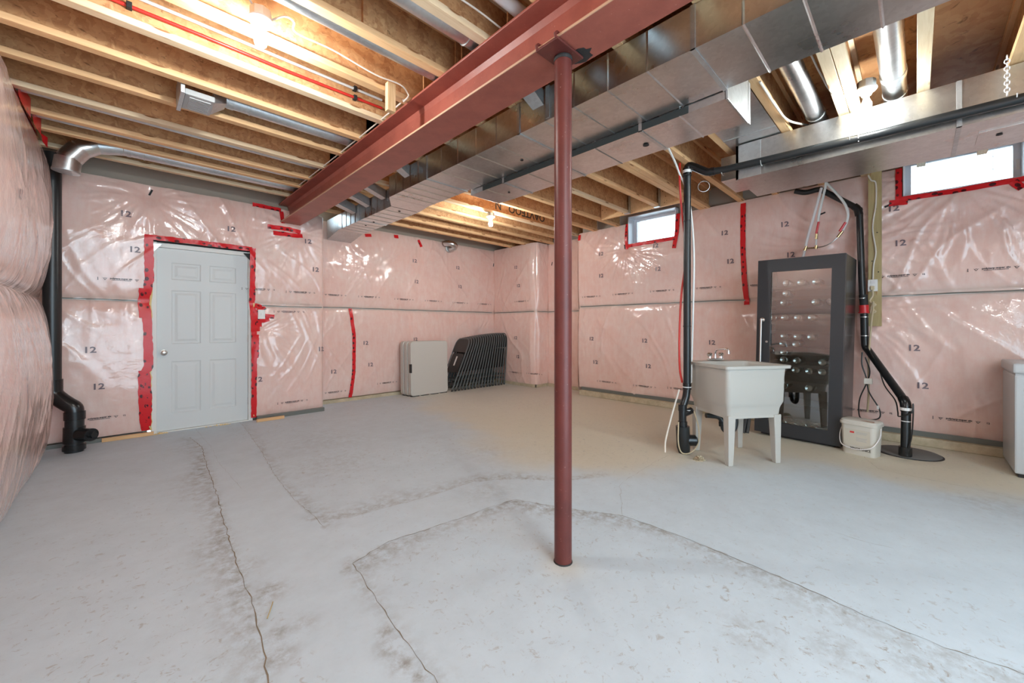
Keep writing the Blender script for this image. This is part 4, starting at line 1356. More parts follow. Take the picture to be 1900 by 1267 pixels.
def door_slab():
    x0, x1, z0, z1 = DXA + 0.003, DXB - 0.003, 0.012, 2.098
    xs = [x0, x0 + 0.125, x0 + 0.395, x0 + 0.475, x0 + 0.745, x1]
    zs = [z0, 0.20, 0.80, 1.00, 1.62, 1.74, 1.94, z1]
    m = MB()
    yb = DYF
    for j in range(7):
        for i in range(5):
            a, b_, c, d = xs[i], xs[i + 1], zs[j], zs[j + 1]
            if i in (1, 3) and j in (1, 3, 5):
                ins = [(0, 0), (0.012, 0.008), (0.030, 0.008), (0.055, 0.002)]
                rings = []
                for (e, dp) in ins:
                    rings.append([(a + e, yb + dp, c + e), (b_ - e, yb + dp, c + e), (b_ - e, yb + dp, d - e), (a + e, yb + dp, d - e)])
                for r0, r1 in zip(rings[:-1], rings[1:]):
                    for k in range(4):
                        m.add([r0[k], r0[(k + 1) % 4], r1[(k + 1) % 4], r1[k]], [(0, 1, 2, 3)])
                m.add(rings[-1], [(0, 1, 2, 3)])
            else:
                m.add([(a, yb, c), (b_, yb, c), (b_, yb, d), (a, yb, d)], [(0, 1, 2, 3)])
    m.add([(x0, yb, z0), (x1, yb, z0), (x1, yb + 0.045, z0), (x0, yb + 0.045, z0), (x0, yb, z1), (x1, yb, z1), (x1, yb + 0.045, z1), (x0, yb + 0.045, z1)],
          [(0, 3, 2, 1), (4, 5, 6, 7), (0, 4, 7, 3), (1, 2, 6, 5), (2, 3, 7, 6)])
    o = m.build('door_slab', M_DOOR, door)
    bmx = bmesh.new()
    bmx.from_mesh(o.data)
    bmesh.ops.remove_doubles(bmx, verts=bmx.verts, dist=1e-5)
    bmesh.ops.recalc_face_normals(bmx, faces=bmx.faces)
    bmx.to_mesh(o.data)
    bmx.free()
    return o


ds = door_slab()
kb = Matrix.Translation((DXA + 0.062, DYF, 0.905)) @ Matrix.Rotation(PI / 2, 4, 'X')
MB().lathe([(0.032, 0.0), (0.032, 0.006), (0.014, 0.010), (0.013, 0.030), (0.024, 0.038), (0.029, 0.050), (0.027, 0.062), (0.016, 0.068), (0.001, 0.069)], 24, kb).build('door_knob', M_STEEL, ds, smooth=True)
MB().box(DXA - 0.01, DXB + 0.01, 5.96, 6.05, 0.0, 0.010).build('threshold', M_FRAME, door)
for z in (0.25, 1.05, 1.85):
    MB().tube([(DXB + 0.001, DYF - 0.008, z - 0.045), (DXB + 0.001, DYF - 0.008, z + 0.045)], 0.007, 8).build('hinge', M_STEEL, door, smooth=True)
rs = random.Random(2)
for (xa, xb) in ((DXA - 0.062, DXA - 0.043), (DXB + 0.043, DXB + 0.060)):
    pts = [((xa + xb) / 2 + rs.uniform(-.006, .006), 5.955 + rs.uniform(-.006, .004), 0.05 + 0.045 * i) for i in range(46)]
    MB().tube(pts, [rs.uniform(0.008, 0.016) for _ in pts], 7).build('foam_bead', M_FOAM, door, smooth=True)
for i, (xa, za) in enumerate(((DXA - 0.045, 2.10), (DXB + 0.045, 2.10))):
    s = 0.7 if i == 0 else -0.8
    MB().add([(xa, 5.945, za + 0.03), (xa + s * 0.13, 5.945, za + 0.03), (xa, 5.945, za - 0.09), (xa, 5.950, za + 0.03), (xa + s * 0.13, 5.950, za + 0.03), (xa, 5.950, za - 0.09)], [(0, 1, 2), (3, 5, 4), (0, 3, 4, 1), (1, 4, 5, 2), (2, 5, 3, 0)]).build('corner_gusset', M_GALVD if i == 0 else M_DARK, door)
MB().box(DXA - 0.045, DXB + 0.045, 5.97, 6.03, 2.15, 2.165).build('head_gap_strip', M_DARK, door)
tag(MB().box(-0.165, 0.235, 5.90, 5.938, 0.0, 0.038).build('timber_offcut', M_LUM, bevel=0.003), 'pale timber strip lying on the floor left of the door', 'timber')
tag(MB().box(1.19, 1.50, 5.78, 5.815, 0.0, 0.036).build('timber_offcut', M_LUM, bevel=0.003), 'short timber strip lying on the floor right of the door', 'timber')


def crumbs(name, label, cat, c, r, n, m, seed, h=0.012):
    rs = random.Random(seed)
    mb = MB()
    for _ in range(n):
        a, d = rs.uniform(0, 2 * PI), r * math.sqrt(rs.random())
        s = rs.uniform(0.4, 1.2) * h
        x, y = c[0] + d * math.cos(a), c[1] + d * math.sin(a) * c[2]
        q = [(x + s * math.cos(t + a), y + s * 0.8 * math.sin(t + a), 0.0) for t in (0, 1.3, 2.6, 3.9, 5.1)]
        k = [(x + 0.5 * s * math.cos(t), y + 0.5 * s * math.sin(t), s * rs.uniform(0.5, 1.0) * (1.6 - d / r)) for t in (0, 1.3, 2.6, 3.9, 5.1)]
        mb.add(q + k, [(0, 1, 2, 3, 4)[::-1], (5, 6, 7, 8, 9)] + [(i, (i + 1) % 5, 5 + (i + 1) % 5, 5 + i) for i in range(5)])
    o = mb.build(name, m, kind='stuff')
    o['label'] = label
    o['category'] = cat
    return o


crumbs('foam_crumbs', 'yellow foam crumbs on the floor at the door sill', 'crumbs', (0.80, 5.93, 0.12), 0.16, 28, M_FOAM, 4, 0.010)
crumbs('foam_crumbs', 'yellow foam crumbs at the left foot of the door frame', 'crumbs', (0.29, 5.93, 0.4), 0.07, 16, M_FOAM, 5, 0.014)
crumbs('plaster_debris', 'small heap of beige debris on the floor beside the tub', 'debris', (3.71, 1.37, 0.8), 0.05, 70, M_CONC, 6, 0.024)
tag(MB().tube([(0.462, 1.955, 0.006), (0.445, 1.91, 0.012), (0.419, 1.859, 0.006)], 0.0022, 6).build('straw_stalk', M_STRAW), 'thin dry stalk lying on the floor near the long crack', 'stalk')

# light switch in its red tape
sw = thing('light_switch', 'white light switch beside the door, ringed with red tape', 'switch', (1.272, 5.875, 1.36))
p_ = wd.at(1.272 - XD0, 1.36, 0)
yy = p_.y - 0.004
MB().box(1.232, 1.312, yy - 0.012, yy + 0.02, 1.30, 1.42).build('cover_plate', M_WHITE, sw, bevel=0.003)
MB().box(1.262, 1.282, yy - 0.022, yy - 0.011, 1.345, 1.375).build('toggle', M_WHITE, sw, bevel=0.002)

# ------------------------------------------------------------------ black drain stacks
SXL, SYL = -0.485, 5.72
st = thing('vent_stack', 'thick black plastic stack in the left corner with a cleanout at the floor', 'pipe', (-0.351, 5.66, 0))
MB().tube([(SXL, SYL, 0.66), (SXL, SYL, 2.84)], 0.062, 24).build('pipe', M_ABS, st, smooth=True)
MB().tube([(SXL, SYL, 0.70), (SXL, SYL, 0.60)], 0.071, 24).build('coupling', M_ABSF, st, smooth=True)
MB().tube(smooth_path([(SXL, SYL, 0.64), (SXL + 0.01, SYL, 0.565), (SXL + 0.05, SYL - 0.02, 0.51), (SXL + 0.10, SYL - 0.045, 0.46), (-0.345, 5.66, 0.42), (-0.338, 5.655, 0.36)], 5), 0.066, 22).build('offset_bend', M_ABSF, st, smooth=True)
MB().tube([(-0.338, 5.655, 0.385), (-0.338, 5.655, 0.31)], 0.074, 24).build('coupling', M_ABSF, st, smooth=True)
MB().tube([(-0.338, 5.655, 0.31), (-0.342, 5.655, 0.0)], 0.066, 24).build('lower_pipe', M_ABS, st, smooth=True)
MB().tube([(-0.339, 5.655, 0.24), (-0.341, 5.655, 0.09)], 0.076, 24).build('cleanout_tee', M_ABSF, st, smooth=True)
MB().tube([(-0.30, 5.60, 0.17), (-0.22, 5.50, 0.17)], 0.060, 20).build('cleanout_hub', M_ABSF, st, smooth=True)
MB().tube([(-0.222, 5.502, 0.17), (-0.20, 5.475, 0.17)], 0.030, 6).build('cleanout_plug', M_ABS, st)
MB().tube([(-0.341, 5.655, 0.07), (-0.341, 5.655, 0.02)], 0.080, 24).build('floor_collar', M_ABSF, st, smooth=True)

LX, LY = 3.85, 1.535
ls = thing('laundry_drain_stack', 'slim black drain stack standing on the floor left of the laundry tub', 'pipe', (LX, LY, 0))
MB().tube([(LX, LY, 0.60), (LX + 0.005, LY, 2.70)], 0.033, 20).build('pipe', M_ABS, ls, smooth=True)
MB().tube([(LX, LY, 2.66), (LX, LY, 2.72)], 0.039, 20).build('coupling', M_ABSF, ls, smooth=True)
MB().tube(smooth_path([(LX, LY, 2.70), (LX + 0.005, LY - 0.015, 2.735), (LX + 0.01, LY - 0.06, 2.715), (LX + 0.02, LY - 0.17, 2.64), (3.88, 1.32, 2.635)], 5), 0.035, 18).build('top_bend', M_ABSF, ls, smooth=True)
MB().tube([(LX, LY, 2.205), (LX, LY, 2.215)], 0.0345, 20).build('joint_ring', M_ABSF, ls, smooth=True)
MB().tube([(LX, LY, 0.60), (LX, LY, 0.66)], 0.038, 20).build('coupling', M_ABSF, ls, smooth=True)
MB().tube(smooth_path([(LX, LY, 0.62), (LX - 0.012, LY + 0.005, 0.53), (LX - 0.05, LY + 0.02, 0.43), (LX - 0.055, LY + 0.02, 0.36), (LX - 0.055, LY + 0.02, 0.29)], 5), 0.034, 18).build('offset_bend', M_ABSF, ls, smooth=True)
MB().tube([(LX - 0.055, LY + 0.02, 0.46), (LX - 0.055, LY + 0.02, 0.40)], 0.039, 18).build('coupling', M_ABSF, ls, smooth=True)
MB().tube([(LX - 0.05, LY + 0.015, 0.37), (LX + 0.03, LY - 0.03, 0.40)], 0.032, 16).build('side_inlet', M_ABSF, ls, smooth=True)
MB().tube([(LX - 0.055, LY + 0.02, 0.30), (LX - 0.055, LY + 0.02, 0.235)], 0.042, 18).build('reducer', M_ABSF, ls, smooth=True)
MB().tube([(LX - 0.055, LY + 0.02, 0.255), (LX - 0.05, LY + 0.015, 0.06), (LX - 0.04, LY + 0.01, 0.0)], [0.062, 0.060, 0.050], 22).build('floor_tee', M_ABS, ls, smooth=True)
MB().tube([(LX - 0.04, LY + 0.01, 0.12), (LX + 0.025, LY - 0.065, 0.12)], 0.052, 20).build('cleanout_hub', M_ABSF, ls, smooth=True)
MB().tube([(LX + 0.025, LY - 0.065, 0.12), (LX + 0.035, LY - 0.077, 0.12)], 0.038, 6).build('cleanout_plug', M_ABS, ls)
MB().tube([(LX, LY, 2.668), (LX, LY, 2.695)], 0.0398, 20).build('white_band', M_WHITE, ls)
for z in (2.64, 1.20, 0.62, 0.40):
    MB().tube([(LX, LY, z), (LX, LY, z + 0.008)], 0.0395 if z != 1.2 else 0.036, 18).build('zip_tie', M_WHITE if z < 1 else M_DARK, ls)
tag(MB().tube(smooth_path([(3.84, 1.60, 2.78), (3.81, 1.59, 2.62), (3.84, 1.585, 2.35), (3.88, 1.56, 1.9), (3.85, 1.59, 1.5), (3.835, 1.602, 1.1), (3.84, 1.60, 0.80), (3.86, 1.585, 0.66)], 6), 0.010, 10).build('red_tubing', M_PEXR, smooth=True), 'red tubing hanging down against the left of the laundry stack', 'tubing')
tag(MB().tube(smooth_path([(3.36, 1.545, 2.845), (3.54, 1.568, 2.80), (3.70, 1.58, 2.73), (3.80, 1.585, 2.66), (3.885, 1.565, 2.55), (3.905, 1.52, 2.3), (3.893, 1.488, 1.9), (3.897, 1.496, 1.4), (3.905, 1.51, 1.0), (3.91, 1.52, 0.66)], 6), 0.009, 10).build('white_tubing', M_PEXW, smooth=True), 'white tubing hanging down against the right of the laundry stack', 'tubing')
tag(MB().tube(smooth_path([(3.79, 1.585, 0.60), (3.77, 1.62, 0.45), (3.73, 1.65, 0.28), (3.66, 1.66, 0.12), (3.63, 1.65, 0.02)], 6), 0.008, 8).build('washer_hose', M_WIREW, smooth=True), 'pale hose curling to the floor left of the laundry stack', 'hose')
tag(MB().tube(smooth_path([(3.74, 1.57, 0.30), (3.71, 1.56, 0.12), (3.73, 1.535, 0.02), (3.80, 1.48, 0.02), (3.87, 1.44, 0.10), (3.88, 1.44, 0.25), (3.85, 1.47, 0.40)], 6), 0.006, 8).build('washer_hose', M_CORD, smooth=True), 'beige cord looped around the foot of the laundry stack', 'cord')
# horizontal pipe under the right duct
hp = thing('horizontal_drain_pipe', 'black plastic pipe hung along the side of the right duct', 'pipe', (3.905, 0.5, 2.61))
MB().tube([(3.88, 1.33, 2.633), (3.905, 1.20, 2.628), (3.915, 0.19, 2.600), (3.915, -2.0, 2.575)], 0.031, 18).build('pipe', M_ABS, hp, smooth=True)
MB().tube([(3.88, 1.345, 2.633), (3.885, 1.30, 2.632)], 0.037, 18).build('coupling', M_ABSF, hp, smooth=True)
for y in (1.24, 0.93, 0.35, -0.43):
    MB().tube(arc((3.915, y, 2.62), 0.036, -PI, 0, 12, (1, 0, 0), (0, 0, 1)), 0.003, 6).build('hook', M_GALVD, hp, smooth=True)
ch = thing('hanger_chain', 'small white link chain hanging from a joist at the right edge', 'chain', (3.89, -0.39, 2.85))
for i in range(11):
    z = 2.85 - i * 0.022
    a = (i % 2) * PI / 2
    MB().tube(arc((3.87, -0.39, z), 0.011, 0, 2 * PI, 10, (math.cos(a), math.sin(a), 0), (0, 0, 1.35)), 0.003, 6).build('link', M_PVC, ch, smooth=True)
tag(MB().tube(smooth_path([(3.86, 0.32, 2.88), (3.87, 0.31, 2.80), (3.868, 0.305, 2.70), (3.872, 0.30, 2.63), (3.90, 0.30, 2.575)], 5), 0.004, 6).build('hanger_wire', M_PVC, smooth=True), 'twisted white wire holding the black pipe below the right bulb', 'wire')
tag(MB().tube(arc((3.90, 1.40, 2.52), 0.05, 0, 2 * PI, 20, (0.5, -0.87, 0), (0, 0, 1)), 0.003, 6).build('wire_loop', M_GALVD, smooth=True), 'loose wire loop hanging at the top of the laundry stack', 'wire')

# drain on the right wall to the sump
WX = 5.66
sp = thing('sump_discharge_pipe', 'black pipe zigzagging down the right wall to the sump, with red coupling', 'pipe', (5.1, 0.08, 0))
MB().tube(smooth_path([(WX, 1.0, 2.80), (WX, 0.90, 2.76), (WX, 0.78, 2.765), (WX, 0.74, 2.74), (WX, 0.46, 2.49), (WX, 0.43, 2.44), (WX, 0.425, 2.30), (WX, 0.405, 1.60), (WX, 0.392, 1.52)], 5), 0.030, 18).build('upper_pipe', M_ABS, sp, smooth=True)
MB().tube(smooth_path([(WX, 0.475, 2.51), (WX, 0.445, 2.47), (WX, 0.43, 2.40)], 4), 0.036, 18).build('elbow', M_ABSF, sp, smooth=True)
MB().tube([(WX, 0.398, 1.54), (WX, 0.390, 1.42)], 0.036, 18).build('rubber_sleeve', M_DARK, sp, smooth=True)
MB().tube([(WX, 0.393, 1.43), (WX, 0.391, 1.35)], 0.041, 18).build('red_coupling', M_REDPL, sp, smooth=True)
MB().tube([(WX, 0.391, 1.358), (WX, 0.391, 1.345)], 0.049, 18).build('red_collar', M_REDPL, sp, smooth=True)
lo = [(WX, 0.390, 1.34), (WX, 0.384, 1.05), (WX - 0.005, 0.375, 0.98), (WX - 0.03, 0.345, 0.93), (5.42, 0.20, 0.70), (5.22, 0.095, 0.54), (5.16, 0.07, 0.49), (5.14, 0.065, 0.42), (5.12, 0.07, 0.03)]
MB().tube(smooth_path(lo, 5), 0.034, 18).build('lower_pipe', M_ABS, sp, smooth=True)
MB().tube(smooth_path([(5.20, 0.085, 0.53), (5.16, 0.07, 0.49), (5.14, 0.065, 0.42)], 4), 0.040, 18).build('elbow', M_ABSF, sp, smooth=True)
MB().tube([(5.12, 0.07, 0.10), (5.12, 0.07, 0.018)], 0.046, 12).build('base_fitting', M_ABSF, sp, smooth=True)
for p in ((WX, 0.40, 1.50), (WX, 0.389, 1.30), (WX, 0.386, 1.10)):
    MB().tube([p, (p[0], p[1], p[2] + 0.007)], 0.0375, 18).build('band', M_STEEL, sp)
MB().tube([(5.135, 0.066, 0.33), (5.135, 0.066, 0.337)], 0.0365, 18).build('tie', M_PVC, sp)
MB().tube([(5.137, 0.066, 0.455), (5.136, 0.066, 0.43)], 0.041, 18).build('label_band', M_WHITE, sp)
pw = smooth_path([(5.60, 0.37, 1.0), (5.50, 0.275, 0.80), (5.38, 0.22, 0.62), (5.24, 0.14, 0.50), (5.17, 0.12, 0.40), (5.12, 0.11, 0.37), (5.09, 0.03, 0.42), (5.10, 0.02, 0.50), (5.09, 0.02, 0.38), (5.085, 0.03, 0.2), (5.08, 0.06, 0.05)], 6)
tag(MB().tube(pw, 0.0055, 8).build('pump_cord', M_BLKCORD, smooth=True), 'black cord tied along the slanting sump pipe', 'cord')
sl = thing('sump_cover', 'round grey sump cover let into the floor near the right wall', 'cover', (5.30, 0.06, 0))
MB().lathe([(0.225, 0.0), (0.225, 0.010), (0.218, 0.014), (0.02, 0.016)], 40, Matrix.Translation((5.31, 0.055, 0))).build('disc', M_SUMP, sl, smooth=True)
MB().lathe([(0.238, 0.0), (0.238, 0.004), (0.225, 0.005)], 40, Matrix.Translation((5.31, 0.055, 0))).build('rim', M_DARK, sl, smooth=True)

# wooden board with receptacle
bd = thing('backing_board', 'upright treated board on the right wall beside the cooler', 'board', (5.70, 0.31, 1.2))
MB().box(5.71, 5.74, 0.255, 0.362, 1.205, 2.86).build('plank', M_TREAT, bd, bevel=0.003)
for (y, z) in ((0.29, 2.2), (0.33, 1.9), (0.28, 1.78), (0.30, 2.45), (0.335, 1.4), (0.33, 1.3)):
    MB().lathe([(0.006, 0), (0.006, 0.003), (0.003, 0.004)], 10, Matrix.Translation((5.71, y, z)) @ Matrix.Rotation(-PI / 2, 4, 'Y')).build('nail_head', M_DARK, bd)
rc = thing('wall_receptacle', 'white electric receptacle box mounted on the treated board', 'outlet', (5.69, 0.333, 1.6))
MB().box(5.668, 5.71, 0.285, 0.362, 1.575, 1.70).build('cover_plate', M_WHITE, rc, bevel=0.004)
MB().box(5.664, 5.668, 0.305, 0.340, 1.655, 1.69).build('socket', M_PVC, rc, bevel=0.001)
MB().box(5.650, 5.668, 0.307, 0.340, 1.59, 1.63).build('plug', M_CORD, rc, bevel=0.004)
tag(MB().tube(smooth_path([(5.69, 0.36, 2.82), (5.695, 0.335, 2.76), (5.70, 0.30, 2.72), (5.70, 0.30, 2.5), (5.70, 0.325, 2.25), (5.70, 0.30, 2.0), (5.70, 0.318, 1.85), (5.70, 0.322, 1.70)], 6), 0.007, 8).build('electric_cable', M_WIREW, smooth=True), 'white cable running down the treated board to the receptacle', 'cable')
cd = smooth_path([(5.652, 0.323, 1.59), (5.65, 0.322, 1.53), (5.65, 0.345, 1.47), (5.65, 0.30, 1.43), (5.645, 0.335, 1.40), (5.64, 0.30, 1.36), (5.64, 0.335, 1.35), (5.635, 0.315, 1.46), (5.63, 0.32, 1.36), (5.625, 0.33, 1.25), (5.61, 0.345, 1.0), (5.60, 0.352, 0.75), (5.60, 0.35, 0.5), (5.60, 0.36, 0.30)], 7)
tag(MB().tube(cd, 0.009, 8).build('power_cord', M_CORD, smooth=True), 'beige power cord knotted below the receptacle', 'cord')
lp = smooth_path([(5.57, 0.40, 0.93), (5.56, 0.40, 0.80), (5.56, 0.365, 0.66), (5.56, 0.345, 0.52), (5.56, 0.27, 0.36), (5.56, 0.262, 0.27), (5.555, 0.31, 0.235), (5.55, 0.40, 0.23), (5.55, 0.425, 0.30), (5.555, 0.415, 0.45), (5.56, 0.36, 0.62), (5.565, 0.34, 0.74), (5.57, 0.375, 0.88)], 7)
lc = thing('hanging_cord_loop', 'black cord coiled in a hanging loop right of the cooler', 'cord', (5.56, 0.35, 0.3))
MB().tube(lp, 0.006, 8).build('cable', M_BLKCORD, lc, smooth=True)
MB().box(5.545, 5.578, 0.318, 0.385, 0.60, 0.66).build('paper_wrap', M_PAPER, lc, bevel=0.004)
MB().box(5.548, 5.572, 0.268, 0.285, 0.35, 0.385).build('tag', M_WHITE, lc)

# water tubing with shut-off valves above the cooler
PX = 5.60
tag(MB().tube(smooth_path([(PX, 0.745, 2.76), (PX, 0.80, 2.52), (PX, 0.865, 2.25), (PX, 0.895, 2.10), (PX, 0.925, 1.95)], 5), 0.014, 12).build('grey_hose', M_PVC, smooth=True), 'thick grey-white hose slanting down behind the cooler top', 'hose')
v1 = thing('shutoff_valve_line', 'white tubing with red-handled valve hanging left above the cooler', 'valve', (PX, 0.79, 2.15))
MB().tube(smooth_path([(PX, 0.705, 2.82), (PX, 0.715, 2.74), (PX, 0.765, 2.48), (PX, 0.785, 2.32)], 5), 0.0125, 12).build('tube', M_PEXW, v1, smooth=True)
MB().tube([(PX - 0.015, 0.768, 2.38), (PX - 0.015, 0.79, 2.25)], 0.011, 8).build('valve_handle', M_REDPL, v1)
MB().tube([(PX, 0.788, 2.27), (PX, 0.792, 2.19)], 0.014, 12).build('valve_body', M_BRASS, v1, smooth=True)
MB().tube([(PX, 0.792, 2.19), (PX, 0.795, 2.10)], 0.010, 10).build('tail_tube', M_PEXW, v1, smooth=True)
v2 = thing('shutoff_valve_line', 'white tubing with red-handled valve curving right above the cooler', 'valve', (PX, 0.58, 2.2))
MB().tube(smooth_path([(PX, 0.70, 2.80), (PX, 0.66, 2.74), (PX, 0.56, 2.57), (PX, 0.52, 2.45), (PX, 0.525, 2.35), (PX, 0.56, 2.25)], 5), 0.0125, 12).build('tube', M_PEXW, v2, smooth=True)
MB().tube([(PX - 0.02, 0.535, 2.33), (PX - 0.02, 0.585, 2.24)], 0.012, 8).build('valve_handle', M_REDPL, v2)
MB().tube([(PX, 0.565, 2.24), (PX, 0.605, 2.18)], 0.014, 12).build('valve_body', M_BRASS, v2, smooth=True)
MB().tube(smooth_path([(PX, 0.605, 2.18), (PX, 0.66, 2.13), (PX, 0.73, 2.10), (PX, 0.80, 2.095)], 5), 0.005, 8).build('supply_line', M_STEEL, v2, smooth=True)
MB().tube([(PX, 0.78, 2.095), (PX, 0.90, 2.10)], 0.009, 10).tube([(PX, 0.885, 2.125), (PX, 0.90, 2.075)], 0.016, 10).tube([(PX, 0.79, 2.12), (PX, 0.797, 2.08)], 0.015, 10).build('tee_fitting', M_BRASS, v2, smooth=True)

# ------------------------------------------------------------------ wine cooler
FW, FD, FH = 0.755, 0.60, 1.925
fr = thing('wine_cooler', 'tall black wine cooler with a glass door and steel bar handle', 'wine cooler', (5.03, 0.895, 0.0), (R(1.2), 0, R(-3.0)))
# local: x depth from front face (0) to back (FD), y across, z up
m_ = MB()
m_.box(0.055, FD, -FW / 2, -FW / 2 + 0.03, 0.02, FH).box(0.055, FD, FW / 2 - 0.03, FW / 2, 0.02, FH).box(0.055, FD, -FW / 2 + 0.03, FW / 2 - 0.03, FH - 0.05, FH).box(0.055, FD, -FW / 2 + 0.03, FW / 2 - 0.03, 0.02, 0.10)
m_.build('cabinet', M_FRS, fr, local=True, bevel=0.003)
MB().box(FD - 0.03, FD - 0.005, -FW / 2 + 0.03, FW / 2 - 0.03, 0.10, FH - 0.05).build('back_panel', M_FRI, fr, local=True)
GY0, GY1, GZ0, GZ1 = -FW / 2 + 0.105, FW / 2 - 0.125, 0.165, 1.79
dm = MB()
dm.box(0, 0.052, -FW / 2, GY0, 0.03, FH).box(0, 0.052, GY1, FW / 2, 0.03, FH).box(0, 0.052, GY0, GY1, 0.03, GZ0).box(0, 0.052, GY0, GY1, GZ1, FH)
dob = dm.build('door', M_FRB, fr, local=True)
MB().box(0.010, 0.016, GY0, GY1, GZ0, GZ1).build('glass_pane', M_GLASS, dob, local=True)
hy = FW / 2 - 0.055
MB().tube([(-0.045, hy, 0.55), (-0.045, hy, 1.28)], 0.010, 14).build('bar_handle', M_STEEL, dob, local=True, smooth=True)
for z in (0.56, 1.27):
    MB().lathe([(0.024, 0.0), (0.024, 0.008), (0.011, 0.012), (0.011, 0.045), (0.001, 0.046)], 16, Matrix.Translation((0, hy, z)) @ Matrix.Rotation(-PI / 2, 4, 'Y')).build('handle_mount', M_STEEL, dob, local=True, smooth=True)
MB().lathe([(0.012, 0.0), (0.012, 0.004), (0.008, 0.005)], 14, Matrix.Translation((0, hy - 0.045, 1.03)) @ Matrix.Rotation(-PI / 2, 4, 'Y')).build('lock', M_STEEL, dob, local=True)
MB().box(0.06, FD - 0.05, -FW / 2 + 0.05, FW / 2 - 0.05, 0.0, 0.02).build('plinth', M_DARK, fr, local=True)
SH = [0.37, 0.62, 0.80, 0.975, 1.15, 1.255, 1.42, 1.52, 1.63]
for z in SH:
    MB().box(0.085, FD - 0.05, -FW / 2 + 0.035, FW / 2 - 0.035, z - 0.012, z - 0.004).build('shelf', M_SHELF, fr, local=True)
    MB().box(0.075, 0.095, -FW / 2 + 0.035, FW / 2 - 0.035, z - 0.030, z).build('shelf_front', M_SHELF, fr, local=True)
MB().box(0.07, FD - 0.05, -FW / 2 + 0.035, FW / 2 - 0.035, 1.335, 1.385).build('divider', M_FRI, fr, local=True)
frM = Matrix.Translation(fr.location) @ fr.rotation_euler.to_matrix().to_4x4()
bpf = [(0.001, 0.030), (0.020, 0.006), (0.033, 0.0), (0.037, 0.006), (0.0375, 0.19), (0.030, 0.22), (0.0145, 0.245), (0.014, 0.30), (0.001, 0.301)]
b_proto = None


def bottle(y, z, label, upright=False, mm=None, x=0.10):
    global b_proto
    loc = frM @ Vector((x, y, z))
    if upright:
        rot = (R(1.2), 0, R(-3))
    else:
        rot = (0, PI / 2, R(-3))
    if b_proto is None:
        root = thing('wine_bottle', label, 'bottle', loc, rot, 'wine bottles in the cooler')
        MB().lathe(bpf, 16).build('bottle_body', M_BOTTLE, root, local=True, smooth=True)
        MB().lathe([(0.0150, 0.243), (0.0155, 0.303), (0.001, 0.3035)], 12).build('foil_cap', M_FOIL, root, local=True, smooth=True)
        MB().lathe([(0.001, 0.012), (0.012, 0.010), (0.024, 0.001), (0.031, -0.002), (0.035, 0.001), (0.0372, 0.010)][::-1], 16).build('bottle_base', M_BASEGLINT, root, local=True, smooth=True)
        b_proto = root
        return root
    r = dup(b_proto, loc, rot, label)
    return r


ROWS = [('top', 1.63, (0.13, 0.0, -0.13)), ('second', 1.52, (0.13,)), ('third', 1.42, (0.15, -0.13, -0.25)), ('fourth', 1.258, (0.25, 0.14, 0.02, -0.10)), ('fifth', 1.057, (0.14, 0.02, -0.10)), ('sixth', 0.975, (0.15, 0.03)), ('seventh', 0.88, (0.14,)), ('eighth', 0.80, (0.14, 0.02, -0.20)), ('ninth', 0.70, (0.14, 0.03, -0.09, -0.20)), ('tenth', 0.52, (0.13, -0.09))]
for nm, z, ys in ROWS:
    for k, y in enumerate(ys):
        pos = ORD[k] + ' from the left' if len(ys) > 1 else 'alone'
        bottle(y, z + 0.0385, f'dark wine bottle lying in the cooler, {nm} row down, {pos}')
for k in range(5):
    bottle(0.22 - k * 0.09, 0.10 + 0.0385 + (0.01 if k % 2 else 0), f'greenish bottle lying on the cooler floor, {ORD[k]} from the left', x=0.09)

# ------------------------------------------------------------------ laundry tub
TA = math.atan2(-0.268, 0.39)
tc = Vector((4.055, 1.185, 0))
tub = thing('laundry_tub', 'white plastic laundry tub on four tapered legs', 'laundry tub', tc, (0, 0, TA))
# local x: along the front edge, local y: front (-) to back (+)


def tub_body():
    m = MB()

    def ring(hx, hy, z, r, oy=0.0):
        return [(x, y + oy, z) for x, y in rounded_rect(-hx, hx, -hy, hy, r, 4)]
    rings = [ring(0.255, 0.245, 0.425, 0.03), ring(0.262, 0.252, 0.49, 0.03), ring(0.268, 0.258, 0.51, 0.03), ring(0.283, 0.272, 0.545, 0.035), ring(0.288, 0.277, 0.77, 0.035), ring(0.292, 0.281, 0.835, 0.03), ring(0.318, 0.305, 0.838, 0.025), ring(0.320, 0.307, 0.862, 0.025), ring(0.312, 0.300, 0.866, 0.025),
             ring(0.272, 0.215, 0.862, 0.04, -0.045), ring(0.262, 0.205, 0.84, 0.05, -0.045), ring(0.235, 0.185, 0.56, 0.06, -0.045), ring(0.20, 0.15, 0.54, 0.06, -0.045)]
    n = len(rings[0])
    for r in rings:
        m.v += r
    for i in range(len(rings) - 1):
        for k in range(n):
            a, b_ = i * n + k, i * n + (k + 1) % n
            m.f.append((a, b_, b_ + n, a + n))
    m.f.append(tuple((len(rings) - 1) * n + k for k in range(n)))
    return m


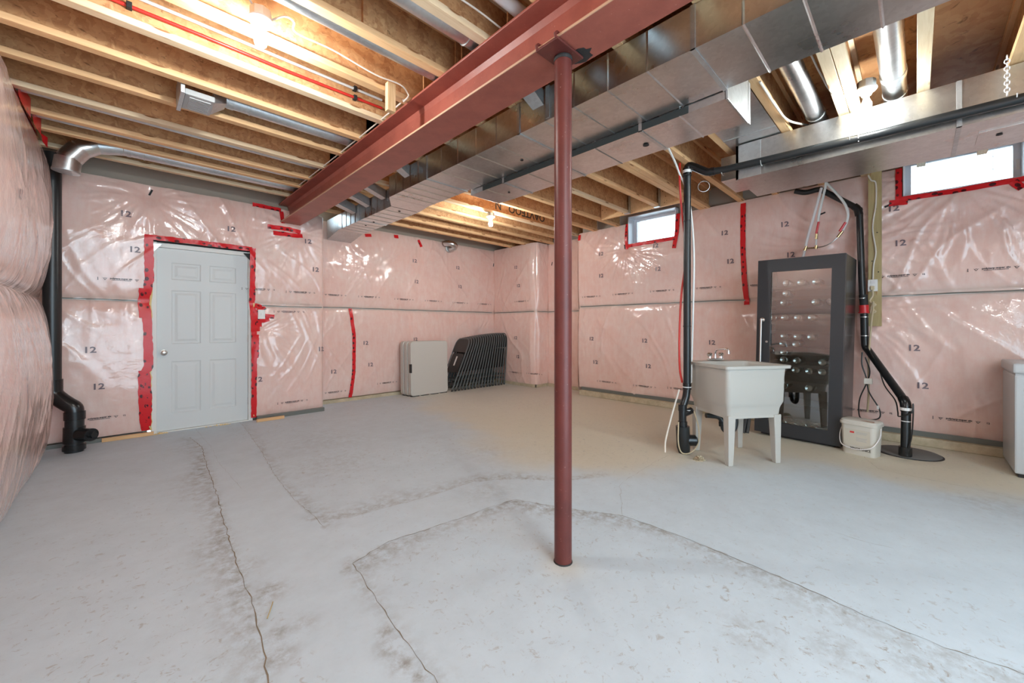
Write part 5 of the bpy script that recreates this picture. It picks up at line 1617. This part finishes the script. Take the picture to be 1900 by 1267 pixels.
tub_body().build('basin', M_TUB, tub, local=True, smooth=True)
MB().prism(rounded_rect(-0.256, 0.256, -0.246, 0.246, 0.03, 4), 'Z', 0.405, 0.428).build('base_skirt', M_TUB, tub, local=True)
for sx in (-1, 1):
    for sy in (-1, 1):
        x, y = sx * 0.225, sy * 0.218
        a, c = 0.036, 0.024
        x2, y2 = sx * 0.234, sy * 0.226
        vs = [(x - a, y - a, 0.43), (x + a, y - a, 0.43), (x + a, y + a, 0.43), (x - a, y + a, 0.43), (x2 - c, y2 - c, 0), (x2 + c, y2 - c, 0), (x2 + c, y2 + c, 0), (x2 - c, y2 + c, 0)]
        MB().add(vs, [(0, 1, 2, 3), (7, 6, 5, 4), (0, 4, 5, 1), (1, 5, 6, 2), (2, 6, 7, 3), (3, 7, 4, 0)]).build('leg', M_TUB, tub, local=True, bevel=0.006)
fa = MB()
fa.box(-0.075, 0.075, 0.235, 0.285, 0.866, 0.888)
fo = fa.build('faucet', M_CHROME, tub, local=True, bevel=0.006)
for s in (-1, 1):
    MB().lathe([(0.020, 0.0), (0.016, 0.02), (0.024, 0.028), (0.026, 0.045), (0.016, 0.056), (0.001, 0.057)], 12, Matrix.Translation((s * 0.062, 0.26, 0.886))).build('tap_handle', M_CHROME, fo, local=True, smooth=True)
MB().tube(smooth_path([(0, 0.26, 0.885), (0, 0.26, 0.945), (0.004, 0.235, 0.972), (0.01, 0.17, 0.985), (0.015, 0.11, 0.985), (0.016, 0.095, 0.965)], 5), 0.010, 12).build('spout', M_CHROME, fo, local=True, smooth=True)
MB().tube([(0.016, 0.097, 0.97), (0.016, 0.095, 0.94)], 0.014, 12).build('aerator', M_CHROME, fo, local=True, smooth=True)
pt = smooth_path([(-0.02, -0.04, 0.42), (-0.02, -0.04, 0.30), (-0.045, -0.035, 0.245), (-0.09, -0.03, 0.235), (-0.125, -0.02, 0.26), (-0.135, -0.015, 0.32), (-0.16, 0.0, 0.365), (-0.22, 0.02, 0.375), (-0.27, 0.03, 0.378)], 5)
tp = MB().tube(pt, 0.023, 16).build('drain_trap', M_ABS, tub, local=True, smooth=True)
MB().tube([(-0.134, -0.016, 0.285), (-0.136, -0.014, 0.325)], 0.031, 14).build('union_nut', M_ABSF, tp, local=True, smooth=True)
MB().tube([(-0.02, -0.04, 0.40), (-0.02, -0.04, 0.43)], 0.036, 16).build('drain_flange', M_ABSF, tp, local=True, smooth=True)

# folded black stand leaning between tub and cooler
fs_ = thing('folded_black_stand', 'folded black metal stand leaning beside the wine cooler, behind the tub', 'stand', (5.0, 1.37, 0))
for i, (xa, ya, xb, yb) in enumerate(((4.93, 1.44, 5.14, 1.44), (4.95, 1.40, 5.17, 1.395), (4.985, 1.365, 5.20, 1.35), (5.02, 1.335, 5.22, 1.325))):
    MB().obox((xa, ya, 0.0), (xb, yb, 0.46), 0.022, 0.034, (0, 1, 0)).build('bar', M_ABS, fs_, bevel=0.003)
MB().tube([(5.145, 1.445, 0.43), (5.215, 1.325, 0.43)], 0.008, 8).build('hinge_rod', M_STEEL, fs_)

# ------------------------------------------------------------------ pail
pl = thing('plastic_pail', 'white rectangular pail with lid and wire handle beside the cooler', 'pail', (4.97, 0.362, 0), (0, 0, R(-106)))
pl.scale = (0.91, 0.90, 1.06)


def pail_ring(hx, hy, z, r):
    return [(x, y, z) for x, y in rounded_rect(-hx, hx, -hy, hy, r, 5)]


def loft(rings):
    m = MB()
    n = len(rings[0])
    for r in rings:
        m.v += r
    for i in range(len(rings) - 1):
        for k in range(n):
            a, b_ = i * n + k, i * n + (k + 1) % n
            m.f.append((a, b_, b_ + n, a + n))
    m.f.append(tuple(reversed(range(n))))
    m.f.append(tuple((len(rings) - 1) * n + k for k in range(n)))
    return m


loft([pail_ring(0.130, 0.085, 0.0, 0.035), pail_ring(0.134, 0.089, 0.01, 0.04), pail_ring(0.147, 0.100, 0.275, 0.045)]).build('body', M_PAIL, pl, local=True, smooth=True)
loft([pail_ring(0.152, 0.105, 0.262, 0.045), pail_ring(0.156, 0.109, 0.264, 0.045), pail_ring(0.156, 0.109, 0.285, 0.045), pail_ring(0.153, 0.106, 0.288, 0.045)]).build('rim_band', M_PAIL, pl, local=True, smooth=True)
loft([pail_ring(0.150, 0.103, 0.287, 0.045), pail_ring(0.150, 0.103, 0.300, 0.045), pail_ring(0.140, 0.093, 0.306, 0.04)]).build('lid', M_PAIL, pl, local=True, smooth=True)
MB().add([(0.02, -0.085, 0.3068), (0.13, -0.085, 0.3068), (0.12, -0.03, 0.3068), (0.05, -0.035, 0.3068)], [(0, 1, 2, 3)]).build('lid_stain', M_COPPER, pl, local=True)
hpts = [(-0.155, 0.0, 0.25), (-0.165, -0.05, 0.16), (-0.13, -0.115, 0.085), (-0.05, -0.135, 0.062), (0.05, -0.135, 0.066), (0.13, -0.115, 0.10), (0.165, -0.05, 0.18), (0.157, 0.0, 0.25)]
MB().tube(smooth_path(hpts, 5), 0.004, 8).build('handle', M_PVC, pl, local=True, smooth=True)


def pq(x0, x1, z0, z1, e=0.0012):
    def yy(z):
        return -(0.089 + (0.100 - 0.089) * (z - 0.01) / 0.265) - e
    return [(x0, yy(z0), z0), (x1, yy(z0), z0), (x1, yy(z1), z1), (x0, yy(z1), z1)]


MB().add(pq(-0.115, 0.105, 0.085, 0.225), [(0, 1, 2, 3)]).build('label_sheet', mat('faded_label', (0.57, 0.545, 0.46), 0.5), pl, local=True)
MB().add(pq(-0.060, -0.024, 0.190, 0.206, 0.002), [(0, 1, 2, 3)]).build('label_emblem', M_REDLBL, pl, local=True)
lb = MB()
for z, w in ((0.20, 0.085), (0.188, 0.075), (0.15, 0.08), (0.138, 0.07), (0.126, 0.075)):
    lb.add(pq(-0.01, w, z, z + 0.005, 0.002), [(0, 1, 2, 3)])
lb.build('label_print', M_GREYLBL, pl, local=True, kind='stuff')
tv, tf = text_mesh('MINOR UNICE', 0.02)
MB().add([(x * 0.026 + 0.025, -(0.089 + 0.011 * (0.05 + y * 0.026) / 0.265) - 0.0016, 0.055 + y * 0.030) for x, y, *_ in tv], tf).build('marker_writing', M_MARK, pl, local=True)

# ------------------------------------------------------------------ chest freezer
fz_ = thing('chest_freezer', 'white chest freezer cut off by the right edge', 'freezer', (5.07, -0.55, 0))
MB().box(5.07, 5.68, -1.45, -0.548, 0.03, 0.815).build('body', M_FREEZ, fz_, bevel=0.012)
MB().box(5.055, 5.69, -1.46, -0.538, 0.828, 0.908).build('lid', M_FREEZ, fz_, bevel=0.014)
MB().box(5.075, 5.675, -1.44, -0.553, 0.813, 0.83).build('gasket', M_FREEZG, fz_)
MB().box(5.09, 5.66, -1.43, -0.57, 0.0, 0.032).build('base', M_DARK, fz_)
MB().box(5.045, 5.058, -1.05, -0.90, 0.825, 0.855).build('lid_handle', M_FREEZG, fz_, bevel=0.004)

# ------------------------------------------------------------------ folding tables
def table_proto(label):
    r = thing('folding_table', label, 'table', (0, 0, 0), group='folded tables leaning on the back wall')
    pr = rounded_rect(-0.375, 0.375, 0.012, 0.945, 0.055, 6)
    for k in range(2):
        y0 = k * 0.049
        MB().prism(pr, 'Y', y0, y0 + 0.045).build('table_half', M_TABLE, r, local=True, bevel=0.008)
    MB().box(-0.383, -0.355, -0.008, 0.042, 0.41, 0.56).build('carry_handle', M_DARK, r, local=True, bevel=0.003)
    for z in (-0.28, -0.09, 0.11, 0.29):
        MB().box(z - 0.07, z + 0.07, 0.012, 0.085, 0.0, 0.013).build('edge_foot', M_DARK, r, local=True)
    return r


ft = table_proto('front beige folding table leaning on the back wall')
ft.location = (3.86, 6.0, 0)
ft.rotation_euler = (R(-1.5), 0, R(-1))
for d_ in (dup(ft, (3.845, 6.105, 0), (R(-1.5), 0, R(-1)), 'middle beige folding table of the leaning stack'), dup(ft, (3.83, 6.21, 0), (R(-1.5), 0, R(-1)), 'rear beige folding table, against the plastic sheet')):
    for c_ in list(d_.children):                      # their handles face the other way
        if c_.name.startswith('carry_handle'):
            bpy.data.objects.remove(c_)


# ------------------------------------------------------------------ folding chairs
def chair_proto(label):
    """folded chair standing in its local YZ plane, thickness along X, base at the origin"""
    r = thing('folding_chair', label, 'chair', (0, 0, 0), group='black folding chairs leaning in the corner')
    hw = 0.205
    # front frame: inverted U
    p = [(0.0, -hw, 0.012), (0.0, -hw, 0.92)] + [Vector((0.0, -hw + 0.10 - 0.10 * math.cos(t), 0.92 + 0.145 * math.sin(t))) for t in (0.4, 0.8, 1.2, PI / 2)]
    q = [Vector((v[0], -v[1], v[2])) for v in p[::-1]]
    MB().tube(p + q, 0.0125, 8).build('front_frame', M_CHAIRM, r, local=True, smooth=True)
    # rear legs
    for s in (-1, 1):
        MB().tube([(0.026, s * (hw - 0.025), 0.012), (0.020, s * (hw - 0.025), 0.62)], 0.0095, 8).build('rear_leg', M_CHAIRM, r, local=True, smooth=True)
        MB().tube([(0.0, s * hw, 0.0), (0.0, s * hw, 0.03)], 0.014, 8).tube([(0.026, s * (hw - 0.025), 0.0), (0.026, s * (hw - 0.025), 0.03)], 0.013, 8).build('foot_cap', M_DARK, r, local=True)
    MB().tube([(0.026, -hw + 0.025, 0.14), (0.026, hw - 0.025, 0.14)], 0.008, 8).tube([(0.0, -hw, 0.22), (0.0, hw, 0.22)], 0.008, 8).build('cross_bar', M_CHAIRM, r, local=True, smooth=True)
    # backrest plate with rounded top
    pr = rounded_rect(-hw + 0.006, hw - 0.006, 0.78, 1.055, 0.13, 8, (0, 0, 1, 1))
    MB().prism(pr, 'X', -0.008, 0.004).build('backrest', M_CHAIRP, r, local=True, bevel=0.004)
    # seat folded flat
    ps = rounded_rect(-hw + 0.045, hw - 0.045, 0.36, 0.75, 0.05, 5)
    MB().prism(ps, 'X', -0.010, 0.010).build('seat', M_CHAIRP, r, local=True, bevel=0.004)
    return r


NCH = 18
cp = None
for i in range(NCH):
    t = i / (NCH - 1)
    x = 4.31 + 1.33 * t
    tilt = R(25.5 - 20.0 * t)
    lab = ('first black folding chair of the leaning row, beside the beige tables, with white sticker' if i == 0 else
           f'last black folding chair of the leaning row, in the corner' if i == NCH - 1 else
           f'{ORD[i]} black folding chair from the beige tables in the leaning row')
    loc = (x, 6.20 + 0.03 * (1 - t) * 0, 0.0)
    if cp is None:
        cp = chair_proto(lab)
        cp.location = loc
        cp.rotation_euler = (0, tilt, R(1))
    else:
        dup(cp, loc, (0, tilt, R(1)), lab)
MB().box(-0.0125, -0.0110, -0.02, 0.02, 0.50, 0.69).build('sticker', M_WHITE, [c for c in cp.children if c.name.startswith('seat')][0], local=True)
